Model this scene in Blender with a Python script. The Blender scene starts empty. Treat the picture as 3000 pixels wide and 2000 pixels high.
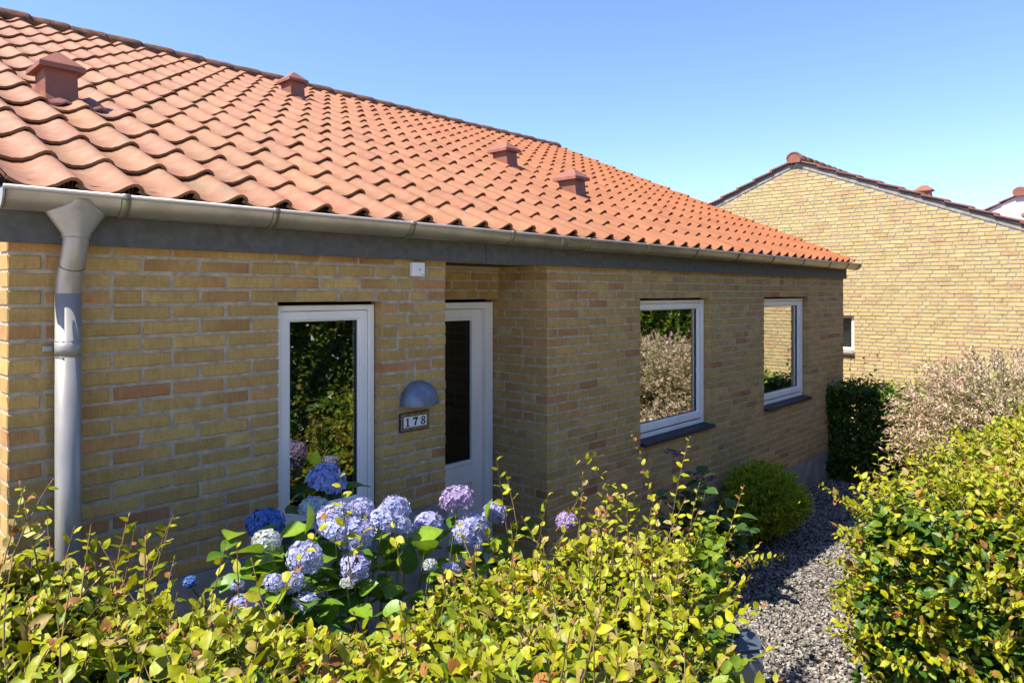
import bpy, math, random
import numpy as np
from mathutils import Vector, Matrix

rng = np.random.default_rng(7)
random.seed(7)
sc = bpy.context.scene
COL = sc.collection

# ------------------------------------------------------------------ camera
F_PX, HOR, IMG_W, IMG_H = 2076.0, 858.0, 3000.0, 2000.0
THETA = math.atan2(3440 - 1500, F_PX)      # angle between the view axis and the street wall
S, C = math.sin(THETA), math.cos(THETA)
D = 3.197                                  # camera to front wall
EYE = 2.35
cam_d = bpy.data.cameras.new('camera')
cam = bpy.data.objects.new('camera', cam_d)
COL.objects.link(cam)
cam.location = (0, -D, EYE)
cam.rotation_euler = (math.pi / 2, 0, THETA - math.pi / 2)
cam_d.sensor_width = 36
cam_d.lens = 36 * F_PX / IMG_W
cam_d.shift_y = -(IMG_H / 2 - HOR) / IMG_W
cam_d.clip_start = 0.05
cam_d.clip_end = 2000
sc.camera = cam

# ------------------------------------------------------------------ light
to_sun = Vector((-0.60, 0.25, 1.0)).normalized()
elev = math.asin(to_sun.z)
azim = math.atan2(to_sun.x, to_sun.y)
world = bpy.data.worlds.new('World')
sc.world = world
world.use_nodes = True
wn = world.node_tree
sky = wn.nodes.new('ShaderNodeTexSky')
sky.sky_type = 'NISHITA'
sky.sun_disc = False
sky.sun_elevation = elev
sky.sun_rotation = azim
sky.air_density = 1.0
sky.dust_density = 0.2
sky.ozone_density = 1.5
bg = wn.nodes['Background']
bg.inputs['Strength'].default_value = 0.124
tint = wn.nodes.new('ShaderNodeMix')                 # clear northern summer air: a bluer sky all round
tint.data_type = 'RGBA'; tint.blend_type = 'MULTIPLY'
tint.inputs[0].default_value = 1.0
tint.inputs[7].default_value = (0.64, 0.71, 1.0, 1)
wn.links.new(sky.outputs[0], tint.inputs[6])
wn.links.new(tint.outputs[2], bg.inputs['Color'])
sun_d = bpy.data.lights.new('sun', 'SUN')
sun_d.energy = 4.7
sun_d.angle = math.radians(0.53)
sun_d.color = (1.0, 0.95, 0.86)
sun = bpy.data.objects.new('sun', sun_d)
COL.objects.link(sun)
sun.rotation_euler = to_sun.to_track_quat('Z', 'Y').to_euler()
sun.location = (-6, 3, 12)

vs = sc.view_settings
vs.view_transform = 'Standard'
vs.look = 'None'
vs.gamma = 1.0
vs.use_curve_mapping = False
vs.exposure = 1.3
sc.cycles.max_bounces = 8
sc.cycles.diffuse_bounces = 4
sc.cycles.transparent_max_bounces = 12
sc.cycles.use_denoising = True

# ------------------------------------------------------------------ helpers
def project(p):
    dx, dy = p[0], p[1] + D
    dep = dx * C + dy * S
    if dep < 0.05:
        return -9999, -9999, 0.05
    return 1500 + F_PX * (dx * S - dy * C) / dep, HOR - F_PX * (p[2] - EYE) / dep, dep

def in_frame(p, m=0):
    u, v, d = project(p)
    return -m < u < IMG_W + m and -m < v < IMG_H + m

def on_plane_y(u, v, Y):            # point of the view ray through a pixel at distance Y from the wall
    t = (u - 1500) / F_PX
    d = Y + D
    X = d * (C + t * S) / (S - t * C)
    return X, Y, EYE + (HOR - v) * (X * C + d * S) / F_PX

def root(name, loc, label, cat, group=None):
    o = bpy.data.objects.new(name, None)
    o.empty_display_size = 0.2
    COL.objects.link(o)
    o.location = loc
    o['label'] = label
    o['category'] = cat
    if group:
        o['group'] = group
    return o

def set_parent(o, p):
    o.parent = p
    if p.type == 'EMPTY':
        o.matrix_parent_inverse = Matrix.Translation(-Vector(p.location))

def raw_mesh(name, verts, faces, cols=None, smooth=False):
    me = bpy.data.meshes.new(name)
    me.from_pydata([tuple(v) for v in verts], [], faces)
    if smooth:
        me.polygons.foreach_set('use_smooth', [True] * len(me.polygons))
    if cols is not None:
        a = me.color_attributes.new('Col', 'FLOAT_COLOR', 'POINT')
        a.data.foreach_set('color', np.asarray(cols, dtype=np.float32).ravel())
    me.update()
    return me

def fast_mesh(name, V, Fc, cols=None, smooth=True):
    """V (n,3), Fc (m,k) arrays"""
    me = bpy.data.meshes.new(name)
    n, (m, k) = len(V), Fc.shape
    me.vertices.add(n)
    me.vertices.foreach_set('co', np.asarray(V, dtype=np.float32).ravel())
    me.loops.add(m * k)
    me.loops.foreach_set('vertex_index', Fc.astype(np.int32).ravel())
    me.polygons.add(m)
    me.polygons.foreach_set('loop_start', np.arange(0, m * k, k, dtype=np.int32))
    me.polygons.foreach_set('use_smooth', np.full(m, smooth))
    me.update(calc_edges=True)
    if cols is not None:
        a = me.color_attributes.new('Col', 'FLOAT_COLOR', 'POINT')
        a.data.foreach_set('color', np.asarray(cols, dtype=np.float32).ravel())
    return me

def link(name, me, mat, parent=None, kind=None):
    o = bpy.data.objects.new(name, me)
    COL.objects.link(o)
    if mat is not None and len(me.materials) == 0:
        me.materials.append(mat)
    if parent is not None:
        set_parent(o, parent)
    if kind:
        o['kind'] = kind
    return o

class MB:
    """collects shapes of one part"""
    def __init__(s):
        s.v, s.f = [], []
    def add(s, verts, faces):
        b = len(s.v)
        s.v += [tuple(q) for q in verts]
        s.f += [tuple(b + i for i in fc) for fc in faces]
        return s
    def box(s, x0, x1, y0, y1, z0, z1, ch=0.0):
        if ch <= 0:
            v = [(x, y, z) for x in (x0, x1) for y in (y0, y1) for z in (z0, z1)]
            return s.add(v, [(0, 1, 3, 2), (4, 6, 7, 5), (0, 4, 5, 1), (2, 3, 7, 6), (0, 2, 6, 4), (1, 5, 7, 3)])
        # chamfered box: three vertices at each corner
        v, idx = [], {}
        X, Y, Z = (x0, x1), (y0, y1), (z0, z1)
        for i in (0, 1):
            for j in (0, 1):
                for k in (0, 1):
                    sx, sy, sz = (ch if i == 0 else -ch), (ch if j == 0 else -ch), (ch if k == 0 else -ch)
                    idx[i, j, k, 'x'] = len(v); v.append((X[i], Y[j] + sy, Z[k] + sz))
                    idx[i, j, k, 'y'] = len(v); v.append((X[i] + sx, Y[j], Z[k] + sz))
                    idx[i, j, k, 'z'] = len(v); v.append((X[i] + sx, Y[j] + sy, Z[k]))
        fs = []
        for i in (0, 1):
            fs.append([idx[i, 0, 0, 'x'], idx[i, 0, 1, 'x'], idx[i, 1, 1, 'x'], idx[i, 1, 0, 'x']])
            fs.append([idx[0, i, 0, 'y'], idx[1, i, 0, 'y'], idx[1, i, 1, 'y'], idx[0, i, 1, 'y']])
            fs.append([idx[0, 0, i, 'z'], idx[0, 1, i, 'z'], idx[1, 1, i, 'z'], idx[1, 0, i, 'z']])
            for j in (0, 1):
                fs.append([idx[0, i, j, 'y'], idx[1, i, j, 'y'], idx[1, i, j, 'z'], idx[0, i, j, 'z']])
                fs.append([idx[i, 0, j, 'x'], idx[i, 1, j, 'x'], idx[i, 1, j, 'z'], idx[i, 0, j, 'z']])
                fs.append([idx[i, j, 0, 'x'], idx[i, j, 1, 'x'], idx[i, j, 1, 'y'], idx[i, j, 0, 'y']])
                for k in (0, 1):
                    fs.append([idx[i, j, k, 'x'], idx[i, j, k, 'y'], idx[i, j, k, 'z']])
        return s.add(v, fs)
    def tube(s, pts, r, n=8, cap=True):
        pts = [Vector(p) for p in pts]
        rs = r if isinstance(r, (list, tuple)) else [r] * len(pts)
        rings, prev = [], None
        for i, p in enumerate(pts):
            a = (pts[min(i + 1, len(pts) - 1)] - pts[max(i - 1, 0)]).normalized()
            if prev is None:
                ref = Vector((1, 0, 0)) if abs(a.x) < 0.9 else Vector((0, 1, 0))
                e1 = (ref - a * ref.dot(a)).normalized()
            else:
                e1 = (prev - a * prev.dot(a)).normalized()
            prev = e1
            e2 = a.cross(e1)
            rings.append([p + e1 * rs[i] * math.cos(2 * math.pi * k / n) + e2 * rs[i] * math.sin(2 * math.pi * k / n) for k in range(n)])
        v = [q for rg in rings for q in rg]
        f = []
        for i in range(len(pts) - 1):
            for k in range(n):
                f.append((i * n + k, i * n + (k + 1) % n, (i + 1) * n + (k + 1) % n, (i + 1) * n + k))
        if cap:
            f.append(tuple(range(n - 1, -1, -1)))
            f.append(tuple((len(pts) - 1) * n + k for k in range(n)))
        return s.add(v, f)
    def prism(s, poly, axis, a0, a1):
        """polygon of (p,q) extruded along axis; the other two axes in cyclic order xyz"""
        n = len(poly)
        def mk(p, q, a):
            return {'x': (a, p, q), 'y': (p, a, q), 'z': (p, q, a)}[axis]
        v = [mk(p, q, a0) for p, q in poly] + [mk(p, q, a1) for p, q in poly]
        f = [tuple(range(n - 1, -1, -1)), tuple(range(n, 2 * n))]
        f += [(i, (i + 1) % n, n + (i + 1) % n, n + i) for i in range(n)]
        return s.add(v, f)
    def build(s, name, mat, parent=None, smooth=False, kind=None):
        me = raw_mesh(name, s.v, s.f, smooth=smooth)
        o = link(name, me, mat, parent, kind)
        return o

def fix_normals(o):
    import bmesh
    bm = bmesh.new(); bm.from_mesh(o.data)
    bmesh.ops.recalc_face_normals(bm, faces=bm.faces)
    bm.to_mesh(o.data); bm.free()

class Pieces:
    """alike pieces of one part: the ones that show largest become objects, the rest one stuff mesh"""
    def __init__(s):
        s.items = []
    def add(s, verts, faces, cols, rank):
        s.items.append((verts, faces, cols, rank))
    def emit(s, name, rest_name, mat, parent, limit=300, smooth=False):
        it = sorted(s.items, key=lambda q: -q[3])
        n = sum(1 for q in it[:limit] if q[3] > 0)
        for v, f, c, r in it[:n]:
            link(name, raw_mesh(name, v, f, c, smooth), mat, parent)
        rest = it[n:]
        if rest:
            V, Fc, Cc = [], [], []
            for v, f, c, r in rest:
                b = len(V)
                V += list(v)
                Fc += [tuple(b + i for i in q) for q in f]
                Cc += list(c)
            link(rest_name, raw_mesh(rest_name, V, Fc, Cc, smooth), mat, parent, 'stuff')

# ------------------------------------------------------------------ materials
def new_mat(name):
    m = bpy.data.materials.new(name)
    m.use_nodes = True
    nt = m.node_tree
    return m, nt, nt.nodes['Principled BSDF']

def node(nt, t, **kw):
    n = nt.nodes.new(t)
    for k, v in kw.items():
        if k in n.inputs:
            n.inputs[k].default_value = v
        else:
            setattr(n, k, v)
    return n

def coords(nt, scale=(1, 1, 1)):
    g = nt.nodes.new('ShaderNodeNewGeometry')
    mp = nt.nodes.new('ShaderNodeMapping')
    mp.inputs['Scale'].default_value = scale
    nt.links.new(g.outputs['Position'], mp.inputs['Vector'])
    return mp.outputs[0]

def noise(nt, vec, scale, detail=4, rough=0.55):
    n = node(nt, 'ShaderNodeTexNoise', Scale=scale, Detail=detail, Roughness=rough)
    nt.links.new(vec, n.inputs['Vector'])
    return n.outputs['Fac']

def ramp(nt, fac, stops):
    r = nt.nodes.new('ShaderNodeValToRGB')
    el = r.color_ramp.elements
    el[0].position, el[0].color = stops[0][0], (*stops[0][1], 1)
    el[1].position, el[1].color = stops[-1][0], (*stops[-1][1], 1)
    for p, c in stops[1:-1]:
        e = el.new(p); e.color = (*c, 1)
    nt.links.new(fac, r.inputs[0])
    return r.outputs[0]

def mix(nt, a, b, fac, mode='MIX'):
    m = nt.nodes.new('ShaderNodeMix')
    m.data_type = 'RGBA'; m.blend_type = mode
    for i, x in ((0, fac), (6, a), (7, b)):
        if hasattr(x, 'links'):
            nt.links.new(x, m.inputs[i])
        elif i == 0:
            m.inputs[0].default_value = x
        else:
            m.inputs[i].default_value = (*x, 1)
    return m.outputs[2]

def bump(nt, bsdf, height, strength, dist):
    b = node(nt, 'ShaderNodeBump', Strength=strength, Distance=dist)
    nt.links.new(height, b.inputs['Height'])
    nt.links.new(b.outputs[0], bsdf.inputs['Normal'])
    return b

def vcol(nt):
    a = nt.nodes.new('ShaderNodeAttribute')
    a.attribute_name = 'Col'
    return a.outputs['Color']

def m_brick():
    m, nt, b = new_mat('yellow_brick')
    v = coords(nt)
    g = ramp(nt, noise(nt, v, 9, 5), [(0.28, (0.82, 0.80, 0.76)), (0.5, (0.98, 0.97, 0.95)), (0.72, (1.10, 1.10, 1.09))])
    c = mix(nt, vcol(nt), g, 1.0, 'MULTIPLY')
    vs_ = coords(nt, (1, 1, 0.25))
    streak = ramp(nt, noise(nt, vs_, 60, 4), [(0.35, (0.82, 0.80, 0.78)), (0.62, (1.05, 1.05, 1.05))])
    c = mix(nt, c, streak, 0.8, 'MULTIPLY')
    pits = ramp(nt, noise(nt, v, 240, 2), [(0.30, (0.30, 0.25, 0.20)), (0.40, (1, 1, 1))])
    c = mix(nt, c, pits, 0.8, 'MULTIPLY')
    nt.links.new(c, b.inputs['Base Color'])
    b.inputs['Roughness'].default_value = 0.9
    b.inputs['Specular IOR Level'].default_value = 0.25
    bump(nt, b, noise(nt, v, 170, 5, 0.7), 0.5, 0.004)
    return m

def m_noise(name, c0, c1, scale=12, rough=0.85, bs=80, bstr=0.35, bd=0.004, metal=0, spec=0.4, stretch=(1, 1, 1), detail=5):
    m, nt, b = new_mat(name)
    v = coords(nt, stretch)
    c = ramp(nt, noise(nt, v, scale, detail), [(0.32, c0), (0.68, c1)])
    nt.links.new(c, b.inputs['Base Color'])
    b.inputs['Roughness'].default_value = rough
    b.inputs['Metallic'].default_value = metal
    b.inputs['Specular IOR Level'].default_value = spec
    if bstr > 0:
        bump(nt, b, noise(nt, v, bs, 4, 0.65), bstr, bd)
    return m

def m_tile():
    m, nt, b = new_mat('clay_tile')
    v = coords(nt)
    n1 = ramp(nt, noise(nt, v, 5, 5), [(0.3, (0.86, 0.84, 0.82)), (0.7, (1.1, 1.1, 1.1))])
    c = mix(nt, vcol(nt), n1, 1.0, 'MULTIPLY')
    # pale bloom and grey-green growth, more of it on the old end of the roof
    sep = nt.nodes.new('ShaderNodeSeparateXYZ')
    nt.links.new(v, sep.inputs[0])
    age = nt.nodes.new('ShaderNodeMapRange')
    age.inputs['From Min'].default_value = 0.5; age.inputs['From Max'].default_value = 5.5
    age.inputs['To Min'].default_value = 1.0; age.inputs['To Max'].default_value = 0.12
    nt.links.new(sep.outputs[0], age.inputs['Value'])
    bl = ramp(nt, noise(nt, v, 14, 6, 0.65), [(0.45, (0, 0, 0)), (0.75, (1, 1, 1))])
    mul = node(nt, 'ShaderNodeMath', operation='MULTIPLY')
    nt.links.new(bl, mul.inputs[0]); nt.links.new(age.outputs[0], mul.inputs[1])
    c = mix(nt, c, (0.30, 0.175, 0.095), mul.outputs[0])
    gr = ramp(nt, noise(nt, coords(nt, (1.0, 0.6, 0.6)), 7.5, 6, 0.7), [(0.56, (0, 0, 0)), (0.74, (1, 1, 1))])
    mul2 = node(nt, 'ShaderNodeMath', operation='MULTIPLY')
    nt.links.new(gr, mul2.inputs[0]); nt.links.new(age.outputs[0], mul2.inputs[1])
    c = mix(nt, c, (0.145, 0.12, 0.068), mul2.outputs[0])
    sp = ramp(nt, noise(nt, v, 95, 3), [(0.26, (0.45, 0.42, 0.40)), (0.34, (1, 1, 1))])
    c = mix(nt, c, sp, 0.7, 'MULTIPLY')
    nt.links.new(c, b.inputs['Base Color'])
    b.inputs['Roughness'].default_value = 0.62
    b.inputs['Specular IOR Level'].default_value = 0.35
    bump(nt, b, noise(nt, v, 70, 4, 0.6), 0.25, 0.003)
    return m

def m_leaf(name, trans=0.35, rough=0.42, spec=0.45, objcol=False):
    m, nt, b = new_mat(name)
    c = vcol(nt)
    if objcol:
        oi = nt.nodes.new('ShaderNodeObjectInfo')
        c = mix(nt, c, oi.outputs['Color'], 1.0, 'MULTIPLY')
    n1 = ramp(nt, noise(nt, coords(nt), 55, 3), [(0.3, (0.8, 0.82, 0.75)), (0.7, (1.12, 1.1, 1.05))])
    c = mix(nt, c, n1, 1.0, 'MULTIPLY')
    nt.links.new(c, b.inputs['Base Color'])
    b.inputs['Roughness'].default_value = rough
    b.inputs['Specular IOR Level'].default_value = spec
    t = nt.nodes.new('ShaderNodeBsdfTranslucent')
    nt.links.new(c, t.inputs['Color'])
    ms = nt.nodes.new('ShaderNodeMixShader')
    ms.inputs[0].default_value = trans
    nt.links.new(b.outputs[0], ms.inputs[1]); nt.links.new(t.outputs[0], ms.inputs[2])
    nt.links.new(ms.outputs[0], nt.nodes['Material Output'].inputs['Surface'])
    bump(nt, b, noise(nt, coords(nt), 120, 2), 0.25, 0.003)
    return m

def m_glass(name, r0=0.07, r1=1.0, tint=(0.75, 0.8, 0.78)):
    m, nt, b = new_mat(name)
    nt.nodes.remove(b)
    lw = node(nt, 'ShaderNodeLayerWeight', Blend=0.5)      # coated double glazing
    fr = node(nt, 'ShaderNodeMapRange')
    fr.inputs['To Min'].default_value = r0; fr.inputs['To Max'].default_value = r1
    pw = node(nt, 'ShaderNodeMath', operation='POWER'); pw.inputs[1].default_value = 1.25
    nt.links.new(lw.outputs['Facing'], pw.inputs[0])
    nt.links.new(pw.outputs[0], fr.inputs['Value'])
    gl = node(nt, 'ShaderNodeBsdfGlossy', Roughness=0.0)
    gl.inputs['Color'].default_value = (1, 1, 1, 1)
    tr = nt.nodes.new('ShaderNodeBsdfTransparent')
    tr.inputs['Color'].default_value = (*tint, 1)
    # float glass is never quite flat
    bp = node(nt, 'ShaderNodeBump', Strength=0.012, Distance=0.02)
    nt.links.new(noise(nt, coords(nt), 6, 2), bp.inputs['Height'])
    nt.links.new(bp.outputs[0], gl.inputs['Normal'])
    ms = nt.nodes.new('ShaderNodeMixShader')
    nt.links.new(fr.outputs[0], ms.inputs[0])
    nt.links.new(tr.outputs[0], ms.inputs[1]); nt.links.new(gl.outputs[0], ms.inputs[2])
    nt.links.new(ms.outputs[0], nt.nodes['Material Output'].inputs['Surface'])
    return m

def m_vcol(name, rough=0.85, bs=90, bstr=0.3):
    m, nt, b = new_mat(name)
    v = coords(nt)
    n1 = ramp(nt, noise(nt, v, 40, 3), [(0.3, (0.75, 0.75, 0.75)), (0.7, (1.15, 1.15, 1.15))])
    nt.links.new(mix(nt, vcol(nt), n1, 1.0, 'MULTIPLY'), b.inputs['Base Color'])
    b.inputs['Roughness'].default_value = rough
    b.inputs['Specular IOR Level'].default_value = 0.3
    bump(nt, b, noise(nt, v, bs, 3), bstr, 0.003)
    return m

MAT = dict(
    brick=m_brick(),
    mortar=m_noise('mortar', (0.32, 0.265, 0.180), (0.52, 0.44, 0.32), 22, 0.95, 190, 0.9, 0.006, spec=0.2),
    mortar_grey=m_noise('grey_mortar', (0.21, 0.188, 0.152), (0.34, 0.31, 0.26), 16, 0.95, 150, 0.8, 0.006, spec=0.2),
    concrete=m_noise('plinth_concrete', (0.20, 0.19, 0.17), (0.36, 0.345, 0.31), 6, 0.95, 60, 0.5, 0.005, spec=0.2),
    tile=m_tile(),
    ridge=m_noise('ridge_tile_weathered', (0.055, 0.036, 0.022), (0.20, 0.082, 0.042), 13, 0.9, 70, 0.6, 0.006, spec=0.2, detail=7),
    vent=m_noise('vent_terracotta_paint', (0.185, 0.066, 0.040), (0.245, 0.092, 0.056), 9, 0.6, 90, 0.12, 0.002),
    dark=m_noise('roof_void_dark', (0.010, 0.008, 0.007), (0.02, 0.016, 0.014), 9, 0.95, 80, 0.0),
    comb=m_noise('eave_comb_brown', (0.05, 0.022, 0.013), (0.08, 0.035, 0.02), 12, 0.7, 80, 0.0),
    fascia=m_noise('fibre_cement_grey', (0.072, 0.072, 0.068), (0.112, 0.111, 0.104), 20, 0.8, 140, 0.25, 0.002, spec=0.35, detail=7),
    zinc=m_noise('gutter_zinc', (0.20, 0.183, 0.135), (0.28, 0.257, 0.195), 7, 0.40, 60, 0.05, 0.002, metal=0.55),
    steel=m_noise('downpipe_steel', (0.27, 0.25, 0.215), (0.35, 0.325, 0.285), 6, 0.38, 60, 0.04, 0.002, metal=0.3),
    darkmetal=m_noise('dark_line_metal', (0.05, 0.05, 0.05), (0.09, 0.09, 0.09), 30, 0.6, 60, 0.0, metal=0.5),
    white=m_noise('white_window_paint', (0.78, 0.745, 0.665), (0.87, 0.835, 0.75), 5, 0.45, 30, 0.06, 0.002, stretch=(1, 1, 0.35)),
    gasket=m_noise('black_gasket', (0.012, 0.012, 0.012), (0.02, 0.02, 0.02), 20, 0.6, 50, 0),
    sill=m_noise('slate_sill', (0.014, 0.016, 0.022), (0.03, 0.032, 0.04), 18, 0.6, 90, 0.2, 0.002),
    glass=m_glass('window_glass'),
    doorglass=m_glass('door_glass', 0.04, 0.22, (0.3, 0.3, 0.3)),
    room=m_noise('dark_room', (0.02, 0.02, 0.02), (0.035, 0.033, 0.03), 2, 0.9, 20, 0),
    blind=m_noise('dark_blind', (0.004, 0.009, 0.007), (0.02, 0.028, 0.024), 30, 0.9, 50, 0),
    wood=m_noise('soffit_board', (0.33, 0.26, 0.16), (0.48, 0.39, 0.26), 9, 0.8, 60, 0.2, 0.002, stretch=(0.3, 3, 1)),
    lamp=m_noise('lamp_zinc_blue_grey', (0.10, 0.125, 0.16), (0.20, 0.235, 0.28), 16, 0.5, 90, 0.25, 0.002, metal=0.35, stretch=(1, 1, 0.4)),
    plastic=m_noise('white_plastic', (0.72, 0.72, 0.70), (0.78, 0.78, 0.76), 6, 0.4, 30, 0),
    navy=m_noise('navy_glaze', (0.012, 0.012, 0.03), (0.02, 0.02, 0.045), 20, 0.25, 30, 0),
    olive=m_noise('olive_glaze', (0.13, 0.14, 0.10), (0.17, 0.175, 0.125), 30, 0.25, 30, 0),
    red=m_noise('red_glaze', (0.42, 0.035, 0.02), (0.5, 0.06, 0.02), 30, 0.25, 30, 0),
    orange=m_noise('orange_glaze', (0.5, 0.16, 0.02), (0.55, 0.22, 0.03), 30, 0.25, 30, 0),
    glaze=m_noise('white_glaze', (0.72, 0.71, 0.69), (0.78, 0.77, 0.75), 20, 0.2, 30, 0),
    render_white=m_noise('white_render', (0.46, 0.45, 0.42), (0.66, 0.65, 0.62), 1.6, 0.9, 40, 0.2, stretch=(1, 1, 0.3)),
    leaf=m_leaf('beech_leaf', 0.27, 0.47, 0.28),
    willow=m_leaf('willow_leaf', 0.42, 0.55, 0.3),
    needle=m_leaf('conifer_needle', 0.15, 0.6, 0.25),
    hleaf=m_leaf('hydrangea_leaf', 0.30, 0.42, 0.4),
    petal=m_leaf('hydrangea_petal', 0.30, 0.7, 0.2, objcol=True),
    twig=m_noise('twig_bark', (0.17, 0.10, 0.05), (0.30, 0.19, 0.095), 40, 0.8, 90, 0.2, 0.002),
    stem=m_noise('green_stem', (0.10, 0.14, 0.03), (0.16, 0.2, 0.05), 40, 0.7, 90, 0.0),
    stone=m_vcol('gravel_stone'),
    gravel=m_noise('gravel_bed_fines', (0.02, 0.018, 0.016), (0.10, 0.09, 0.078), 60, 0.95, 90, 0.9, 0.012, detail=6),
    soil=m_noise('garden_soil', (0.025, 0.018, 0.012), (0.07, 0.052, 0.035), 25, 0.95, 70, 0.8, 0.01),
    bounce_ground=m_noise('pale_bounce_ground', (0.48, 0.40, 0.30), (0.58, 0.49, 0.38), 3, 0.9, 60, 0.4, 0.004),  # made-up ground tone, pale and warm to bounce light onto the shaded wall
    slab=m_noise('paving_concrete', (0.20, 0.175, 0.14), (0.28, 0.25, 0.21), 9, 0.9, 120, 0.4, 0.003),
    slate=m_noise('slate_grey_powder_coat', (0.045, 0.058, 0.074), (0.065, 0.08, 0.098), 5, 0.5, 160, 0.08, 0.001),
)

# ================================================================== GROUND
def ground_z(x):
    t = min(max((3.6 - x) / 3.0, 0), 1)
    return 0.55 * t * t * (3 - 2 * t)

xs = [-200, -60, -20, -8, -4, -2, -1] + [i * 0.2 for i in range(0, 25)] + [6, 9, 14, 25, 60, 200]
ys = [-200, -60, -20, -8, -5, -4, -3, -2, -1, 0, 2, 6, 12, 30, 80, 200]
V = [(x, y, ground_z(x) - 0.012) for x in xs for y in ys]
ny = len(ys)
Fq = [(i * ny + j, (i + 1) * ny + j, (i + 1) * ny + j + 1, i * ny + j + 1) for i in range(len(xs) - 1) for j in range(ny - 1)]
link('ground', raw_mesh('ground', V, Fq, smooth=True), MAT['bounce_ground'], kind='structure')  # outer ground, its pale colour put in for bounced light
V, Fq = [], []
for (xa, xb, y0_, y1_) in ((-0.9, 2.6, -2.6, -0.005), (-3, 0.62, -0.6, 9), (4.3, 9, -3.7, -2.5), (8.4, 13.5, -3.7, 3.0)):
    nx = max(2, int((xb - xa) / 0.2))
    for i in range(nx):
        a_, b_ = xa + (xb - xa) * i / nx, xa + (xb - xa) * (i + 1) / nx
        k_ = len(V)
        V += [(a_, y0_, ground_z(a_) - 0.008), (b_, y0_, ground_z(b_) - 0.008), (b_, y1_, ground_z(b_) - 0.008), (a_, y1_, ground_z(a_) - 0.008)]
        Fq.append((k_, k_ + 1, k_ + 2, k_ + 3))
link('planting_bed', raw_mesh('planting_bed', V, Fq), MAT['soil'], kind='structure')
# gravel path between house and hedges
gx = [2.6 + 0.1 * i for i in range(80)]
V = [(x, y, ground_z(x) - 0.004) for x in gx for y in (-2.5, -1.2, -0.005)]
Fq = [(i * 3 + j, (i + 1) * 3 + j, (i + 1) * 3 + j + 1, i * 3 + j + 1) for i in range(len(gx) - 1) for j in range(2)]
path = link('gravel_path', raw_mesh('gravel_path', V, Fq), MAT['gravel'], kind='structure')

def stones():
    n = 40000
    X = 3.0 + 7.0 * rng.random(n) ** 1.25
    Y = -2.35 + 2.33 * rng.random(n)
    keep = ~((X < 3.75) & (Y > -0.02))
    # stone paving flags stay clear
    keep &= ~((X > 3.42) & (X < 4.05) & (Y > -2.12) & (Y < -1.33))
    X, Y = X[keep], Y[keep]
    n = len(X)
    Zg = np.array([ground_z(x) for x in X])
    base = np.array([(a, b, c) for a in (-1, 1) for b in (-1, 1) for c in (-1, 1)], float)
    size = rng.uniform(0.0055, 0.0130, n)[:, None, None] * rng.uniform(0.65, 1.35, (n, 1, 3)) * np.array([1, 1, 0.75])
    v = base[None] * size * rng.uniform(0.45, 1.1, (n, 8, 3))
    a = rng.uniform(0, 2 * np.pi, n); t = rng.normal(0, 0.5, n)
    ca, sa, ct, st = np.cos(a), np.sin(a), np.cos(t), np.sin(t)
    y = v[:, :, 1] * ct[:, None] - v[:, :, 2] * st[:, None]
    z = v[:, :, 1] * st[:, None] + v[:, :, 2] * ct[:, None]
    x = v[:, :, 0] * ca[:, None] - y * sa[:, None]
    y = v[:, :, 0] * sa[:, None] + y * ca[:, None]
    P = np.stack([x + X[:, None], y + Y[:, None], z + (Zg + 0.003 + rng.random(n) * 0.012)[:, None]], -1)
    fb = np.array([(0, 1, 3, 2), (4, 6, 7, 5), (0, 4, 5, 1), (2, 3, 7, 6), (0, 2, 6, 4), (1, 5, 7, 3)])
    Fc = (fb[None] + (np.arange(n) * 8)[:, None, None]).reshape(-1, 4)
    g = rng.uniform(0.075, 0.32, n)
    col = np.stack([g * rng.uniform(1.0, 1.1, n), g * rng.uniform(0.90, 0.97, n), g * rng.uniform(0.72, 0.85, n), np.ones(n)], -1)
    red = rng.random(n) < 0.025
    col[red, :3] = np.array([0.19, 0.10, 0.06]) * rng.uniform(0.7, 1.3, (red.sum(), 1))
    wh = rng.random(n) < 0.05
    col[wh, :3] = np.array([0.34, 0.31, 0.26])
    me = fast_mesh('gravel_stones', P.reshape(-1, 3), Fc, np.repeat(col, 8, 0), smooth=False)
    o = link('gravel_stones', me, MAT['stone'], path, 'stuff')
stones()
for (x0, x1, y0, y1) in ((3.42, 3.72, -2.10, -1.74), (3.73, 4.03, -2.10, -1.74), (3.42, 3.72, -1.72, -1.36), (3.40, 3.70, -2.48, -2.12)):
    MB().box(x0, x1, y0, y1, ground_z(x0) - 0.05, 0.012 + ground_z(x0), 0.006).build('paving_slab', MAT['slab'], path)

# ================================================================== BRICK WALLS
PALE = False
COURSE, JT = 0.0667, 0.0135
K0 = 2.30                     # bed joint at the head of windows and door

def brick_colour():
    r = random.random()
    if PALE:                     # the neighbour's bricks: paler yellow
        c = np.array([0.50, 0.372, 0.162]) if r < 0.82 else (np.array([0.49, 0.315, 0.155]) if r < 0.94 else np.array([0.45, 0.345, 0.14]))
        c = c * random.uniform(0.90, 1.10)
        return c, c
    if r < 0.76:
        c = np.array([0.455, 0.300, 0.104])
    elif r < 0.89:
        c = np.array([0.48, 0.325, 0.115])
    elif r < 0.965:
        c = np.array([0.46, 0.255, 0.098])
    else:
        c = np.array([0.40, 0.200, 0.085])
    c = c * random.uniform(0.88, 1.12)
    c2 = c.copy()
    if random.random() < 0.13:
        c2 = c * np.array([0.84, 0.67, 0.72])
    return c, c2

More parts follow.
